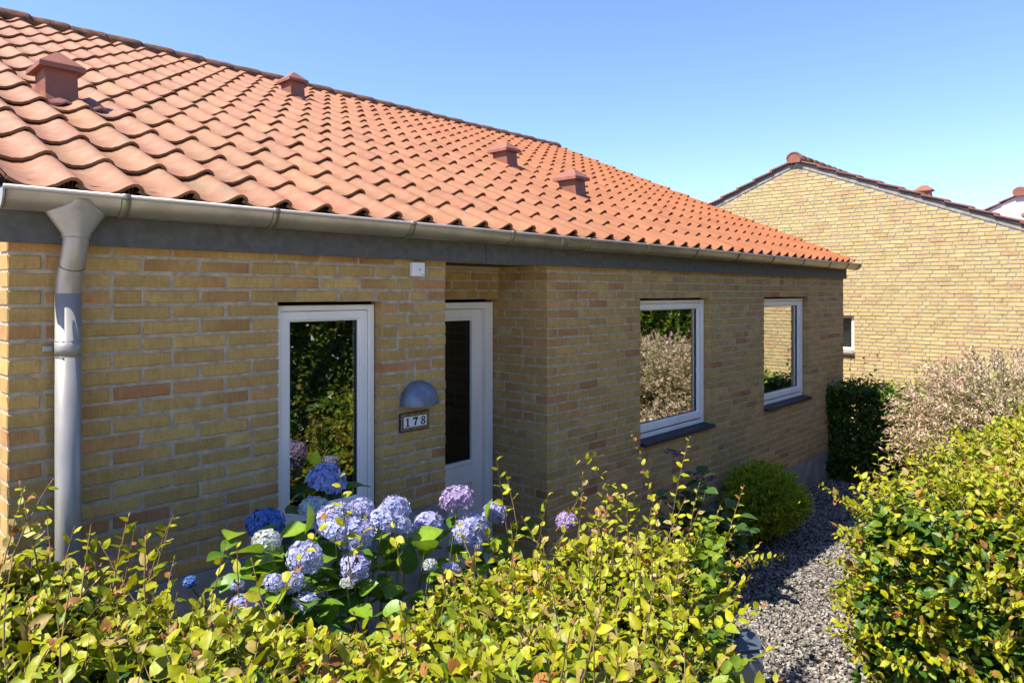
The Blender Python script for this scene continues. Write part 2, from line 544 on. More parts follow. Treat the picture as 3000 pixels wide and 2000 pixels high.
def brick_piece(P, o, ud, nd, u0, u1, z0, z1, depth, rank):
    """o origin on the wall face, ud along the wall, nd outward normal"""
    j = lambda a: random.uniform(-a, a)
    pr = j(0.0022)
    ch = 0.0045
    fr = []
    for (uu, zz) in ((u0, z0), (u1, z0), (u1, z1), (u0, z1)):
        fr.append((uu + j(0.0016), zz + j(0.0016)))
    mid = [sum(q[i] for q in fr) / 4 for i in (0, 1)]
    def at(uu, zz, n):
        return (o[0] + ud[0] * uu + nd[0] * n, o[1] + ud[1] * uu + nd[1] * n, zz)
    v = []
    for (uu, zz) in fr:
        su, sz = (1 if uu < mid[0] else -1), (1 if zz < mid[1] else -1)
        v.append(at(uu + su * ch * random.uniform(0.5, 1.6), zz + sz * ch * random.uniform(0.5, 1.3), pr))
    for (uu, zz) in fr:
        v.append(at(uu, zz, pr - 0.004))
    for (uu, zz) in fr:
        v.append(at(uu, zz, -depth))
    f = [(0, 1, 2, 3)]
    for k in range(4):
        k2 = (k + 1) % 4
        f.append((4 + k, 4 + k2, k2, k))
        f.append((8 + k, 8 + k2, 4 + k2, 4 + k))
    # keep normals outward whatever the handedness of (ud, z, nd)
    if ud[0] * nd[1] - ud[1] * nd[0] > 0:
        f = [tuple(reversed(q)) for q in f]
    c, c2 = brick_colour()
    if random.random() < 0.5:
        c, c2 = c2, c
    cl = [(*c, 1), (*c2, 1), (*c2, 1), (*c, 1)] * 3
    P.add(v, f, cl, rank(at((u0 + u1) / 2, (z0 + z1) / 2, 0), u1 - u0))

def course_spans(lo, hi, holes, z0, z1):
    sp = [(lo, hi)]
    zc = (z0 + z1) / 2
    for (a, b, ha, hb) in holes:
        if ha < zc < hb:
            nx = []
            for (p, q) in sp:
                if b <= p or a >= q:
                    nx.append((p, q))
                else:
                    if a > p: nx.append((p, a))
                    if b < q: nx.append((b, q))
            sp = nx
    return sp

def brick_panel(P, o, ud, nd, u0, u1, k_top, k_bot, rank, holes=(), depth=0.1, corner0=None, corner1=None, start_off=None, limits=None, top=K0):
    """corner0/1: 'lead' = this panel owns the corner brick, 'follow' = the other panel's brick returns into it"""
    above = []
    for k in range(k_top, k_bot):
        here = []
        z1 = top - k * COURSE - JT / 2
        z0 = top - (k + 1) * COURSE + JT / 2
        lo, hi = u0, u1
        if limits:
            lm = limits((z0 + z1) / 2, z1)
            if lm is None: continue
            lo, hi = max(lo, lm[0]), min(hi, lm[1])
            if hi - lo < 0.05: continue
        odd = k % 2
        if corner0 == 'follow': lo += (0.228 if odd else 0.108) + JT
        if corner1 == 'follow': hi -= (0.228 if odd else 0.108) + JT
        for (a, b) in course_spans(lo, hi, holes, z0, z1):
            x = a
            first = True
            while b - x > 0.03:
                dep = depth
                if first and a == lo and corner0 == 'lead':
                    L = 0.108 if odd else 0.228
                    dep = 0.228 if odd else 0.108
                else:
                    for _try in range(7):
                        L = random.choice((0.108, 0.228, 0.168)) if first else (0.108 if random.random() < 0.24 else 0.228)
                        if all(abs(x + L - q) > 0.034 for q in above): break
                    L += random.uniform(-0.004, 0.004)
                rem = b - x
                if corner1 == 'lead' and b == hi:
                    cl = 0.108 if odd else 0.228
                    if rem <= cl + 0.06:
                        L = rem; dep = 0.228 if odd else 0.108
                    elif rem - L - JT < cl:
                        L = rem - cl - JT
                        if L < 0.045: L = rem; dep = 0.108
                else:
                    if rem - L < 0.06: L = rem
                brick_piece(P, o, ud, nd, x, x + L, z0, z1, dep, rank)
                here.append(x + L)
                x += L + JT
                first = False
        above = here

def mortar_panel(mb, o, ud, nd, u0, u1, z0, z1, holes, rec=0.0035, thick=0.1):
    """mortar sheet behind the bricks with openings (5 mm larger than the brick openings) and its reveals"""
    e = 0.005
    H = [(a - e, b + e, c - e, d + e) for a, b, c, d in holes]
    U = sorted(set([u0, u1] + [min(max(q, u0), u1) for h in H for q in h[:2]]))
    Z = sorted(set([z0, z1] + [min(max(q, z0), z1) for h in H for q in h[2:]]))
    def at(u, z, n):
        return (o[0] + ud[0] * u + nd[0] * n, o[1] + ud[1] * u + nd[1] * n, z)
    def solid(i, j):
        uc, zc = (U[i] + U[i + 1]) / 2, (Z[j] + Z[j + 1]) / 2
        return not any(a < uc < b and c < zc < d for a, b, c, d in H)
    for i in range(len(U) - 1):
        for j in range(len(Z) - 1):
            if not solid(i, j): continue
            for n in (-rec, -thick):
                mb.add([at(U[i], Z[j], n), at(U[i + 1], Z[j], n), at(U[i + 1], Z[j + 1], n), at(U[i], Z[j + 1], n)], [(0, 1, 2, 3)])
            for (di, dj, p, q) in ((-1, 0, (0, 0), (0, 1)), (1, 0, (1, 0), (1, 1)), (0, -1, (0, 0), (1, 0)), (0, 1, (0, 1), (1, 1))):
                ii, jj = i + di, j + dj
                if 0 <= ii < len(U) - 1 and 0 <= jj < len(Z) - 1 and solid(ii, jj): continue
                A, B = (U[i + p[0]], Z[j + p[1]]), (U[i + q[0]], Z[j + q[1]])
                mb.add([at(*A, -rec), at(*B, -rec), at(*B, -thick), at(*A, -thick)], [(0, 1, 2, 3)])

# ------------------------------------------------------------------ main house
XL, XP, XR, XF = 0.649, 2.839, 3.784, 9.843         # left corner, pier edge, right wing, far corner
YREC, YDOOR = 0.469, 0.529
house = root('brick_house', (5.2, 4.9, 0), 'low yellow brick house with orange tiled roof, house number 178 beside its door', 'house')
W1 = (1.752, 2.369, K0 - 18 * COURSE, K0)
W2 = (4.967, 6.161, K0 - 18 * COURSE, K0)
W3 = (7.365, 8.600, K0 - 18 * COURSE, K0)
ZTOP = K0 + 4 * COURSE

def rank_main(p, L):
    u, v, d = project(p)
    if not (-20 < u < 3020 and 0 < v < 1500): return 0
    if p[2] < 1.30 and p[0] < 4.2: return 0
    fore = (p[1] + D) / max(d, 0.1)
    return L * COURSE * fore / d ** 2

mort = MB()
mortar_panel(mort, (0, 0), (1, 0), (0, -1), XL + 0.0045, XP - 0.0045, K0 - 18 * COURSE, ZTOP, [W1])
mortar_panel(mort, (0, 0), (1, 0), (0, -1), XR + 0.0045, XF - 0.0045, K0 - 29 * COURSE, ZTOP, [W2, W3])
mortar_panel(mort, (XP, 0), (0, 1), (1, 0), 0.0045, 0.62, K0 - 29 * COURSE, ZTOP, [])
mortar_panel(mort, (XR, 0), (0, 1), (-1, 0), 0.0045, 0.62, K0 - 29 * COURSE, ZTOP, [])
mortar_panel(mort, (0, YREC), (1, 0), (0, -1), XP + 0.0055, XR - 0.0055, K0 + 0.005, ZTOP, [])
mortar_panel(mort, (XL, 0), (0, 1), (-1, 0), 0.0045, 9.85, K0 - 18 * COURSE, ZTOP, [])
mortar_panel(mort, (XF, 0), (0, 1), (1, 0), 0.0045, 9.85, K0 - 29 * COURSE, ZTOP, [])
mortar_panel(mort, (0, 9.85), (1, 0), (0, 1), XL, XF, 0.2, ZTOP, [])
for x in (XL + 0.006, XF - 0.006):                      # gable triangles
    mort.prism([(0.004, ZTOP), (9.79, ZTOP), (4.894, 4.86)], 'x', x, x + 0.09 if x < 3 else x - 0.09)
wall = mort.build('wall', MAT['mortar'], house)
P = Pieces()
brick_panel(P, (0, 0), (1, 0), (0, -1), XL, XP, -4, 18, rank_main, [W1], corner0='lead', corner1='lead')
brick_panel(P, (0, 0), (1, 0), (0, -1), XR, XF, -4, 29, rank_main, [W2, W3], corner0='lead', corner1='lead')
brick_panel(P, (XR, 0), (0, 1), (-1, 0), 0, 0.62, -4, 29, rank_main, corner0='follow')
brick_panel(P, (XP, 0), (0, 1), (1, 0), 0, 0.62, -4, 29, lambda p, L: 0, corner0='follow')
brick_panel(P, (0, YREC), (1, 0), (0, -1), XP, XR, -4, 0, rank_main)
brick_panel(P, (XL, 0), (0, 1), (-1, 0), 0, 9.85, -4, 18, lambda p, L: 0, corner0='follow')
brick_panel(P, (XF, 0), (0, 1), (1, 0), 0, 3.0, -4, 29, lambda p, L: 0, corner0='follow')
P.emit('brick', 'small_bricks', MAT['brick'], wall, 300)

pl = MB()
pl.box(XL - 0.015, XP + 0.002, -0.022, 0.1, 0.2, K0 - 18 * COURSE - 0.003)
pl.box(XR + 0.012, XF - 0.012, 0.012, 0.12, -0.1, K0 - 29 * COURSE - 0.003)
pl.box(XL - 0.015, XL + 0.1, 0.102, 9.85, 0.2, K0 - 18 * COURSE - 0.003)
pl.box(XP + 0.004, XR - 0.004, 0.40, 0.75, -0.1, 0.32)
pl.box(XF - 0.1, XF - 0.012, 0.122, 9.85, -0.1, K0 - 29 * COURSE - 0.003)
pl.build('plinth', MAT['concrete'], house)
# dark interior shell so that the rooms read as rooms
rm = MB()
rm.box(XL + 0.13, XP - 0.13, 1.6, 1.62, 0.3, 2.6)
rm.box(XP - 0.08, XF - 0.13, 3.2, 3.22, 0.3, 2.6)
rm.box(XL + 0.13, XF - 0.13, 0.14, 9.7, 0.22, 0.30)
rm.box(XL + 0.13, XF - 0.13, 0.14, 9.7, 2.54, 2.56)
rm.build('interior', MAT['room'], house)

# ------------------------------------------------------------------ windows
def frame_rect(mb, x0, x1, z0, z1, y0, y1, wl, wr, wt, wb, ch=0.003):
    mb.box(x0, x0 + wl, y0, y1, z0, z1, ch)
    mb.box(x1 - wr, x1, y0, y1, z0, z1, ch)
    mb.box(x0 + wl, x1 - wr, y0 + 0.0006, y1, z1 - wt, z1, ch)
    mb.box(x0 + wl, x1 - wr, y0 + 0.0006, y1, z0, z0 + wb, ch)

def window(W, lab, sill=True, blind=False):
    x0, x1, z0, z1 = W
    zb = 2.35 - 1.222
    xa, xb, zt = x0 + 0.004, x1 - 0.006, z1 - 0.014
    m = MB()
    frame_rect(m, xa, xb, zb, zt, 0.062, 0.16, 0.042, 0.036, 0.028, 0.036)
    w = m.build('window', MAT['white'], house)
    w['label'] = lab
    m = MB()
    sx0, sx1, sz0, sz1 = xa + 0.045, xb - 0.039, zb + 0.048, zt - 0.031
    frame_rect(m, sx0, sx1, sz0, sz1, 0.070, 0.15, 0.048, 0.046, 0.044, 0.056)
    frame_rect(m, sx0 + 0.046, sx1 - 0.044, sz0 + 0.054, sz1 - 0.042, 0.079, 0.14, 0.011, 0.011, 0.011, 0.013, 0.004)
    m.build('sash', MAT['white'], w)
    m = MB()
    frame_rect(m, xa + 0.0415, xb - 0.0355, zb + 0.0355, zt - 0.0275, 0.085, 0.13, 0.0045, 0.0045, 0.0045, 0.014, 0.0)
    gx0, gx1, gz0, gz1 = sx0 + 0.057, sx1 - 0.055, sz0 + 0.067, sz1 - 0.053
    frame_rect(m, gx0, gx1, gz0, gz1, 0.094, 0.115, 0.004, 0.006, 0.004, 0.003, 0.0)
    m.build('gasket', MAT['gasket'], w)
    MB().box(gx0 + 0.003, gx1 - 0.003, 0.102, 0.106, gz0 + 0.002, gz1 - 0.002).build('pane', MAT['glass'], w)
    if blind:
        m = MB()
        n = 26
        for i in range(n):
            xx = gx0 + (gx1 - gx0) * i / n
            m.box(xx, xx + (gx1 - gx0) / n * 0.62, 0.20, 0.206, gz0 - 0.05, gz1 + 0.05)
        for i in range(46):
            zz = gz0 + (gz1 - gz0) * i / 46
            m.box(gx0 - 0.05, gx1 + 0.05, 0.207, 0.212, zz, zz + 0.012)
        m.build('blind', MAT['blind'], w)
    if sill:
        m = MB()
        y_out = -0.045
        m.prism([(y_out, z0 - 0.012), (y_out, z0 + 0.016), (0.09, z0 + 0.030), (0.09, z0 - 0.006)], 'x', x0 + 0.001, x1 + 0.018)
        s_ = m.build('sill', MAT['sill'], w)
    return w
window(W1, 'narrow window with a fine grid behind its pane', True, True)
window(W2, 'window mirroring the pink flecked shrub')
window(W3, 'window mirroring the sunny yellow gable')

# ------------------------------------------------------------------ front door in the recess
def door():
    x0, x1, zt, zb = XP + 0.006, XR - 0.006, K0 - 0.018, 0.33
    y = YDOOR
    m = MB()
    m.box(x0, x0 + 0.055, y, y + 0.1, zb, zt, 0.003)
    m.box(x1 - 0.070, x1, y, y + 0.1, zb, zt, 0.003)
    m.box(x0 + 0.055, x1 - 0.070, y + 0.0008, y + 0.1, zt - 0.045, zt, 0.003)
    d = m.build('door', MAT['white'], house)
    d['label'] = 'white front door with a tall dark pane'
    lx0, lx1, lz1, lz0 = x0 + 0.058, x1 - 0.074, zt - 0.049, zb + 0.02
    yl = y + 0.042
    gx0, gx1, gz0, gz1 = lx0 + 0.105, lx1 - 0.10, 2.35 - 1.235, 2.35 - 0.19
    m = MB()
    m.box(lx0, gx0, yl, yl + 0.05, lz0, lz1, 0.002)
    m.box(gx1, lx1, yl, yl + 0.05, lz0, lz1, 0.002)
    m.box(gx0, gx1, yl + 0.0008, yl + 0.05, gz1, lz1, 0.002)
    m.box(gx0, gx1, yl + 0.0008, yl + 0.05, gz0 - 0.15, gz0, 0.002)
    m.box(gx0, gx1, yl + 0.0008, yl + 0.05, lz0, lz0 + 0.2, 0.002)
    m.build('door_leaf', MAT['white'], d)
    m = MB()
    frame_rect(m, gx0 - 0.012, gx1 + 0.012, gz0 - 0.014, gz1 + 0.012, yl - 0.008, yl + 0.03, 0.022, 0.022, 0.022, 0.03, 0.004)
    m.build('glazing_bead', MAT['white'], d)
    m = MB()
    pz0, pz1 = lz0 + 0.2, gz0 - 0.15
    m.box(gx0 + 0.0008, gx1 - 0.0008, yl + 0.022, yl + 0.045, pz0, pz1)
    m.box(gx0 + 0.045, gx1 - 0.045, yl + 0.008, yl + 0.03, pz0 + 0.045, pz1 - 0.045, 0.008)
    m.build('panel', MAT['white'], d)
    m = MB()
    frame_rect(m, gx0 + 0.008, gx1 - 0.008, gz0 + 0.014, gz1 - 0.008, yl + 0.016, yl + 0.032, 0.006, 0.012, 0.006, 0.005, 0)
    m.build('gasket', MAT['gasket'], d)
    MB().box(gx0 + 0.01, gx1 - 0.01, yl + 0.024, yl + 0.028, gz0 + 0.016, gz1 - 0.01).build('pane', MAT['doorglass'], d)
    m = MB()
    hx = lx0 + 0.05
    m.box(hx - 0.02, hx + 0.02, yl - 0.008, yl - 0.0005, 1.22, 1.44, 0.002)
    m.tube([(hx, yl - 0.01, 1.38), (hx, yl - 0.055, 1.38), (hx + 0.12, yl - 0.06, 1.38)], 0.009, 8)
    m.build('handle', MAT['steel'], d)
    m = MB().box(gx0 - 0.1, gx1 + 0.1, yl + 0.075, yl + 0.08, gz0 - 0.1, gz1 + 0.1)
    m.build('pane_backing', MAT['gasket'], d)  # added black sheet, stands in for the dark hall behind the pane
door()

# ------------------------------------------------------------------ eaves
ZF0 = 2.35 + 0.188
fx = [0.60, 3.132, 5.588, 8.101, 9.823]
for i in range(4):
    MB().box(fx[i] + 0.003, fx[i + 1] - 0.003, -0.048, -0.03, ZF0, 2.745, 0.0015).build('fascia_board', MAT['fascia'], house)
MB().box(0.6, 9.82, -0.0295, -0.004, ZF0 + 0.012, 2.74).build('fascia_batten', MAT['dark'], house)
sf = MB()
yb = -0.003
for i in range(6):
    y1 = yb + 0.078
    sf.box(XP + 0.003, XR - 0.003, yb + 0.001, y1 - 0.002, ZF0 + 0.004, ZF0 + 0.02)
    yb = y1
sf.box(XP + 0.003, XR - 0.02, YREC - 0.028, YREC - 0.004, ZF0 - 0.024, ZF0 + 0.003, 0.003)
sf.build('soffit', MAT['wood'], house)

PITCH = math.atan(0.441)
SP, CP = math.sin(PITCH), math.cos(PITCH)
def roof_pt(x, a, n):
    """a metres up the slope from the eave tile tips, n above the tile troughs"""
    return (x, -0.115 + a * CP - n * SP, 2.35 + 0.372 + a * SP + n * CP)

deck = MB()
deck.add([roof_pt(0.62, 0.06, -0.03), roof_pt(9.88, 0.06, -0.03), roof_pt(9.88, 5.45, -0.03), roof_pt(0.62, 5.45, -0.03),
          roof_pt(0.62, 0.06, -0.06), roof_pt(9.88, 0.06, -0.06), roof_pt(9.88, 5.45, -0.06), roof_pt(0.62, 5.45, -0.06)],
         [(0, 1, 2, 3), (7, 6, 5, 4), (0, 4, 5, 1), (1, 5, 6, 2), (3, 7, 4, 0), (2, 6, 7, 3)])
roof = deck.build('roof', MAT['dark'], house)
ry, rz = roof_pt(0, 5.46, 0.0)[1:]
bs = MB()
bs.add([(0.6, ry, rz), (9.9, ry, rz), (9.9, 9.95, rz - (9.95 - ry) * 0.441), (0.6, 9.95, rz - (9.95 - ry) * 0.441),
        (0.6, ry, rz - 0.06), (9.9, ry, rz - 0.06), (9.9, 9.95, rz - 0.06 - (9.95 - ry) * 0.441), (0.6, 9.95, rz - 0.06 - (9.95 - ry) * 0.441)],
       [(0, 1, 2, 3), (7, 6, 5, 4), (0, 4, 5, 1), (1, 5, 6, 2), (2, 6, 7, 3), (3, 7, 4, 0)])
bs.build('back_slope', MAT['ridge'], house)

PROF = [(0.0, 0.028), (0.022, 0.017), (0.050, 0.006), (0.085, 0.0), (0.120, 0.004), (0.150, 0.018), (0.176, 0.037), (0.197, 0.049), (0.217, 0.0495), (0.235, 0.039), (0.246, 0.022)]
TILE_W, GAUGE, TLEN, TTH = 0.22, 0.3772, 0.428, 0.0135

def tile_piece(P, xl, row, cut=None):
    a0 = row * GAUGE + random.uniform(-0.004, 0.004)
    L = TLEN if cut is None else cut
    xl += random.uniform(-0.003, 0.003)
    tw = random.uniform(-0.003, 0.003)
    lift = 0.0225 + random.uniform(-0.002, 0.003)
    n = len(PROF)
    top0, top1, bot0, bot1 = [], [], [], []
    for i, (b, h) in enumerate(PROF):
        # outline normal for an even thickness
        p, q = PROF[max(i - 1, 0)], PROF[min(i + 1, n - 1)]
        tx, th = q[0] - p[0], q[1] - p[1]
        ln = math.hypot(tx, th)
        nb, nh = -th / ln * TTH, tx / ln * TTH
        top0.append(roof_pt(xl + b, a0, h + lift + tw * (b / 0.22)))
        top1.append(roof_pt(xl + b, a0 + L, h))
        bot0.append(roof_pt(xl + b - nb, a0 + 0.0015, h - nh + lift + tw * (b / 0.22)))
        bot1.append(roof_pt(xl + b - nb, a0 + L, h - nh))
    v = top0 + top1 + top0 + bot0 + bot0 + bot1
    f = []
    for i in range(n - 1):
        f.append((i, i + 1, n + i + 1, n + i))                        # upper side
        f.append((3 * n + i, 3 * n + i + 1, 2 * n + i + 1, 2 * n + i))  # front edge
        f.append((5 * n + i, 5 * n + i + 1, 4 * n + i + 1, 4 * n + i))  # underside
    f.append((n - 1, 4 * n + n - 1, 5 * n + n - 1, 2 * n - 1))          # right-hand edge
    t = random.uniform(0.90, 1.09)
    c = np.array([0.255, 0.115, 0.055]) * t
    c[1] *= random.uniform(0.93, 1.08)
    fresh = min(max((xl - 0.5) / 8.5, 0), 1)
    c = c * (1 - fresh) + np.array([0.290, 0.094, 0.028]) * t * fresh
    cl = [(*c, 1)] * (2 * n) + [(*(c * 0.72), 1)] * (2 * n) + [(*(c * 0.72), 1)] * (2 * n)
    ctr = roof_pt(xl + 0.11, a0 + 0.2, 0.02)
    u, vv, d = project(ctr)
    rk = 0
    if -40 < u < 3040 and -20 < vv < 1000:
        rk = ((ctr[1] + D) * 0.404 - 0 + 0.2) / d ** 3
    P.add(v, f, cl, rk)

P = Pieces()
NR = 15
k = 0
x_last = 9.85 - 0.205
for col in range(42):
    xl = x_last - TILE_W * col
    if xl < 0.42: break
    for row in range(NR):
        tile_piece(P, xl, row, None if row < NR - 1 else 0.24)
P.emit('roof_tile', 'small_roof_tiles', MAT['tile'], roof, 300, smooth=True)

# ridge tiles
def ridge_tile(x0, x1, yc, zc, r0, r1, parent, mat, n=9, th=0.014):
    v, f = [], []
    for (x, r) in ((x0, r0), (x0 + 0.4 * (x1 - x0), r0 * 0.45 + r1 * 0.55), (x1 - 0.03, r1), (x1, r1 * 0.93)):
        for i in range(n):
            a = math.radians(-12 + 204 * i / (n - 1))
            v.append((x, yc + r * math.cos(a), zc + r * 0.92 * math.sin(a)))
    for (x, r) in ((x1, r1 * 0.93 - th), (x0, r0 - th)):
        for i in range(n):
            a = math.radians(-12 + 204 * i / (n - 1))
            v.append((x, yc + r * math.cos(a), zc + r * 0.92 * math.sin(a)))
    for s_ in range(5):
        for i in range(n - 1):
            f.append((s_ * n + i, s_ * n + i + 1, (s_ + 1) * n + i + 1, (s_ + 1) * n + i))
    return link('ridge_tile', raw_mesh('ridge_tile', v, f, smooth=True), mat, parent)
zr = 2.35 + 2.60
x = 9.86
i = 0
while x > 0.6:
    ridge_tile(x - 0.40, x, 4.91 + random.uniform(-0.006, 0.006), zr - 0.012 + random.uniform(-0.005, 0.006), 0.098, 0.116, roof, MAT['ridge'])
    x -= 0.335
MB().box(0.62, 9.84, 4.83, 4.99, zr - 0.10, zr + 0.01).build('ridge_gap_dark', MAT['dark'], roof)  # near-black bar, the shade under the ridge tiles put into its colour

# comb that closes the waves of the eave tiles
cm = MB()
cm.add([roof_pt(0.6, 0.09, -0.035), roof_pt(9.86, 0.09, -0.035), roof_pt(9.86, 0.09, 0.02), roof_pt(0.6, 0.09, 0.02)], [(0, 1, 2, 3)])
cm.build('eave_board', MAT['dark'], roof)
cm = MB()
xx = 0.62
while xx < 9.85:
    b = ((xx - x_last) % TILE_W)
    h = np.interp(b, [q[0] for q in PROF], [q[1] for q in PROF])
    if h > 0.004:
        t0, t1 = roof_pt(xx, 0.045, -0.03), roof_pt(xx, 0.030, h + 0.006)
        w = 0.0035
        cm.add([t0, (t0[0] + w, t0[1], t0[2]), (t1[0] + w, t1[1], t1[2]), t1], [(0, 1, 2, 3)])
    xx += 0.0135
cm.build('eave_comb', MAT['comb'], roof, kind='stuff')

# gutter
GY, GZ, GR = -0.128, 2.35 + 0.372, 0.071
def half_pipe(x0, x1, r, th=0.003, n=12, a0=180, a1=360):
    v, f = [], []
    for x in (x0, x1):
        for rr in (r, r - th):
            for i in range(n + 1):
                a = math.radians(a0 + (a1 - a0) * i / n)
                v.append((x, GY + rr * math.cos(a), GZ + rr * math.sin(a)))
    m = n + 1
    for i in range(n):
        f.append((i, i + 1, 2 * m + i + 1, 2 * m + i))
        f.append((3 * m + i, 3 * m + i + 1, m + i + 1, m + i))
        f.append((i, m + i, m + i + 1, i + 1))
        f.append((2 * m + i, 2 * m + i + 1, 3 * m + i + 1, 3 * m + i))
    return v, f
v, f = half_pipe(0.60, 9.925, GR)
g = MB().add(v, f)
gutter = g.build('gutter', MAT['zinc'], house, smooth=True)
MB().tube([(0.597, GY - GR, GZ + 0.003), (9.927, GY - GR, GZ + 0.003)], 0.0095, 10).build('gutter_bead', MAT['steel'], gutter, smooth=True)
for x in (0.598, 9.924):
    poly = [(GY + (GR + 0.003) * math.cos(math.radians(180 + 180 * i / 14)), GZ + (GR + 0.003) * math.sin(math.radians(180 + 180 * i / 14))) for i in range(15)]
    MB().prism(poly, 'x', x - 0.003, x + 0.003).build('gutter_end', MAT['steel'], gutter)
for x in [0.996, 1.631, 2.43, 3.223, 4.008, 4.77, 5.567, 6.365, 7.164, 7.988, 8.81, 9.432, 9.86]:
    v, f = half_pipe(x - 0.014, x + 0.014, GR + 0.0035, 0.003)
    b = MB().add(v, f)
    b.tube([(x - 0.014, GY - GR, GZ + 0.003), (x + 0.014, GY - GR, GZ + 0.003)], 0.0125, 10)
    b.build('gutter_bracket', MAT['zinc'], gutter, smooth=True)
    v, f = half_pipe(x - 0.0165, x - 0.0143, GR + 0.0032, 0.003)
    MB().add(v, f).build('bracket_seam', MAT['darkmetal'], gutter)
v, f = half_pipe(3.70, 3.78, GR + 0.003, 0.003)
MB().add(v, f).build('gutter_joint', MAT['zinc'], gutter, smooth=True)

# downpipe
PX, PY = 0.832, -0.066
fn = MB()
n = 20
rings = []
for (z, rx, ry_) in ((GZ - 0.022, 0.045, GR + 0.008), (GZ - 0.055, 0.103, 0.062), (GZ - 0.068, 0.104, 0.055), (GZ - 0.145, 0.050, 0.050), (GZ - 0.16, 0.047, 0.047)):
    rings.append([(0.842 + rx * math.cos(2 * math.pi * i / n), GY + ry_ * math.sin(2 * math.pi * i / n), z) for i in range(n)])
v = [q for r_ in rings for q in r_]
f = [(a * n + i, a * n + (i + 1) % n, (a + 1) * n + (i + 1) % n, (a + 1) * n + i) for a in range(len(rings) - 1) for i in range(n)]
fn.add(v, f)
pipe = MB()
zz0, zz1 = GZ - 0.15, 2.35 - 0.012
path_pts = [(0.842, GY, zz0)]
for i in range(1, 13):
    t = i / 12
    e = 0.5 - 0.5 * math.cos(math.pi * t)
    path_pts.append((0.842 + (PX - 0.842) * e - 0.0 * t, GY + (PY - GY) * e, zz0 + (zz1 - zz0) * t))
downpipe = MB().tube([(PX, PY, zz1 + 0.01), (PX, PY, 0.45)], 0.0445, 24).build('downpipe', MAT['steel'], house, smooth=True)
fo = fn.build('funnel', MAT['steel'], downpipe, smooth=True)
MB().tube(path_pts, 0.0435, 24, cap=False).build('pipe_bend', MAT['steel'], downpipe, smooth=True)
MB().tube([(0.842, GY, GZ - 0.158), (0.842, GY, GZ - 0.162)], 0.0485, 24).build('pipe_collar', MAT['steel'], downpipe, smooth=True)
pm = path_pts[6]
MB().tube([(pm[0], pm[1] - 0.001, pm[2] + 0.002), (pm[0], pm[1] + 0.0008, pm[2] - 0.001)], 0.0448, 24).build('bend_seam', MAT['darkmetal'], downpipe, smooth=True)
zc = 2.35 - 0.215
MB().tube([(PX, PY, zc + 0.03), (PX, PY, zc - 0.03)], 0.0456, 24).build('pipe_clip', MAT['steel'], downpipe, smooth=True)
m = MB()
for z in (zc + 0.03, zc - 0.031):
    m.tube([(PX, PY, z + 0.001), (PX, PY, z - 0.001)], 0.0465, 24)
m.build('clip_rib', MAT['steel'], downpipe, smooth=True)
m = MB()
m.box(PX - 0.075, PX - 0.04, -0.030, -0.012, zc - 0.012, zc + 0.012, 0.003)
m.tube([(PX - 0.066, -0.034, zc), (PX - 0.066, -0.0, zc)], 0.007, 8)
m.build('clip_lug', MAT['steel'], downpipe)

# roof vents
def roof_vent(x, y, parent, zs=None, pitch=0.441, sgn=1, s=1.0):
    """y: centre of the foot; shaft leans up the slope"""
    zb = (2.35 + 0.372 + 0.03 + (y + 0.115) * pitch) if zs is None else zs
    hx, hy, H, lean = 0.082 * s, 0.105 * s, 0.168 * s, 0.15 * sgn
    def ring(h, ex, ey, slope):
        return [(x + sx * ex, y + lean * h + sy * ey, zb + h + sy * ey * slope) for sx, sy in ((-1, -1), (1, -1), (1, 1), (-1, 1))]
    v = ring(-0.06, hx + 0.012, hy + 0.045, pitch) + ring(0.035, hx, hy, pitch * 0.9) + ring(H, hx, hy, 0.05)
    f = [(a * 4 + i, a * 4 + (i + 1) % 4, (a + 1) * 4 + (i + 1) % 4, (a + 1) * 4 + i) for a in (0, 1) for i in range(4)] + [(8, 9, 10, 11)]
    o = MB().add(v, f).build('roof_vent', MAT['vent'], parent)
    cx, cy = x, y + lean * H
    z0 = zb + H - 0.028 * s
    ex, ey, t = hx + 0.036 * s, hy + 0.042 * s, 0.030 * s
    r = [(cx + sx * ex, cy + sy * ey, z0) for sx, sy in ((-1, -1), (1, -1), (1, 1), (-1, 1))]
    r2 = [(q[0] - (q[0] - cx) * 0.03, q[1] - (q[1] - cy) * 0.03, z0 + t) for q in r]
    tp = [(cx - 0.012, cy - 0.05 * s, z0 + t + 0.085 * s), (cx + 0.012, cy - 0.05 * s, z0 + t + 0.085 * s),
          (cx + 0.012, cy + 0.05 * s, z0 + t + 0.085 * s), (cx - 0.012, cy + 0.05 * s, z0 + t + 0.085 * s)]
    v = r + r2 + tp
    f = [(i, (i + 1) % 4, 4 + (i + 1) % 4, 4 + i) for i in range(4)] + [(4 + i, 4 + (i + 1) % 4, 8 + (i + 1) % 4, 8 + i) for i in range(4)] + [(8, 9, 10, 11), (3, 2, 1, 0)]
    MB().add(v, f).build('vent_cap', MAT['vent'], o)
    # saddle flashing beside the foot, moulded like the tiles
    if s == 1.0 and parent is house:
        v, f = [], []
        pr = [(-0.02, 0.05), (0.02, 0.03), (0.06, 0.045), (0.09, 0.062), (0.12, 0.05), (0.15, 0.026), (0.19, 0.02), (0.23, 0.045), (0.26, 0.06), (0.29, 0.05)]
        for dy in (-0.20, 0.02):
            for b, h in pr:
                v.append((x - 0.10 + b * 1.05, y + dy, zb + dy * pitch + h - 0.030))
        n_ = len(pr)
        f = [(i, i + 1, n_ + i + 1, n_ + i) for i in range(n_ - 1)]
        for b, h in pr:
            v.append((x - 0.10 + b * 1.05, y - 0.20, zb - 0.20 * pitch + h - 0.045))
        f += [(2 * n_ + i, 2 * n_ + i + 1, i + 1, i) for i in range(n_ - 1)]
        MB().add(v, f).build('flashing', MAT['vent'], o, smooth=True)
    return o
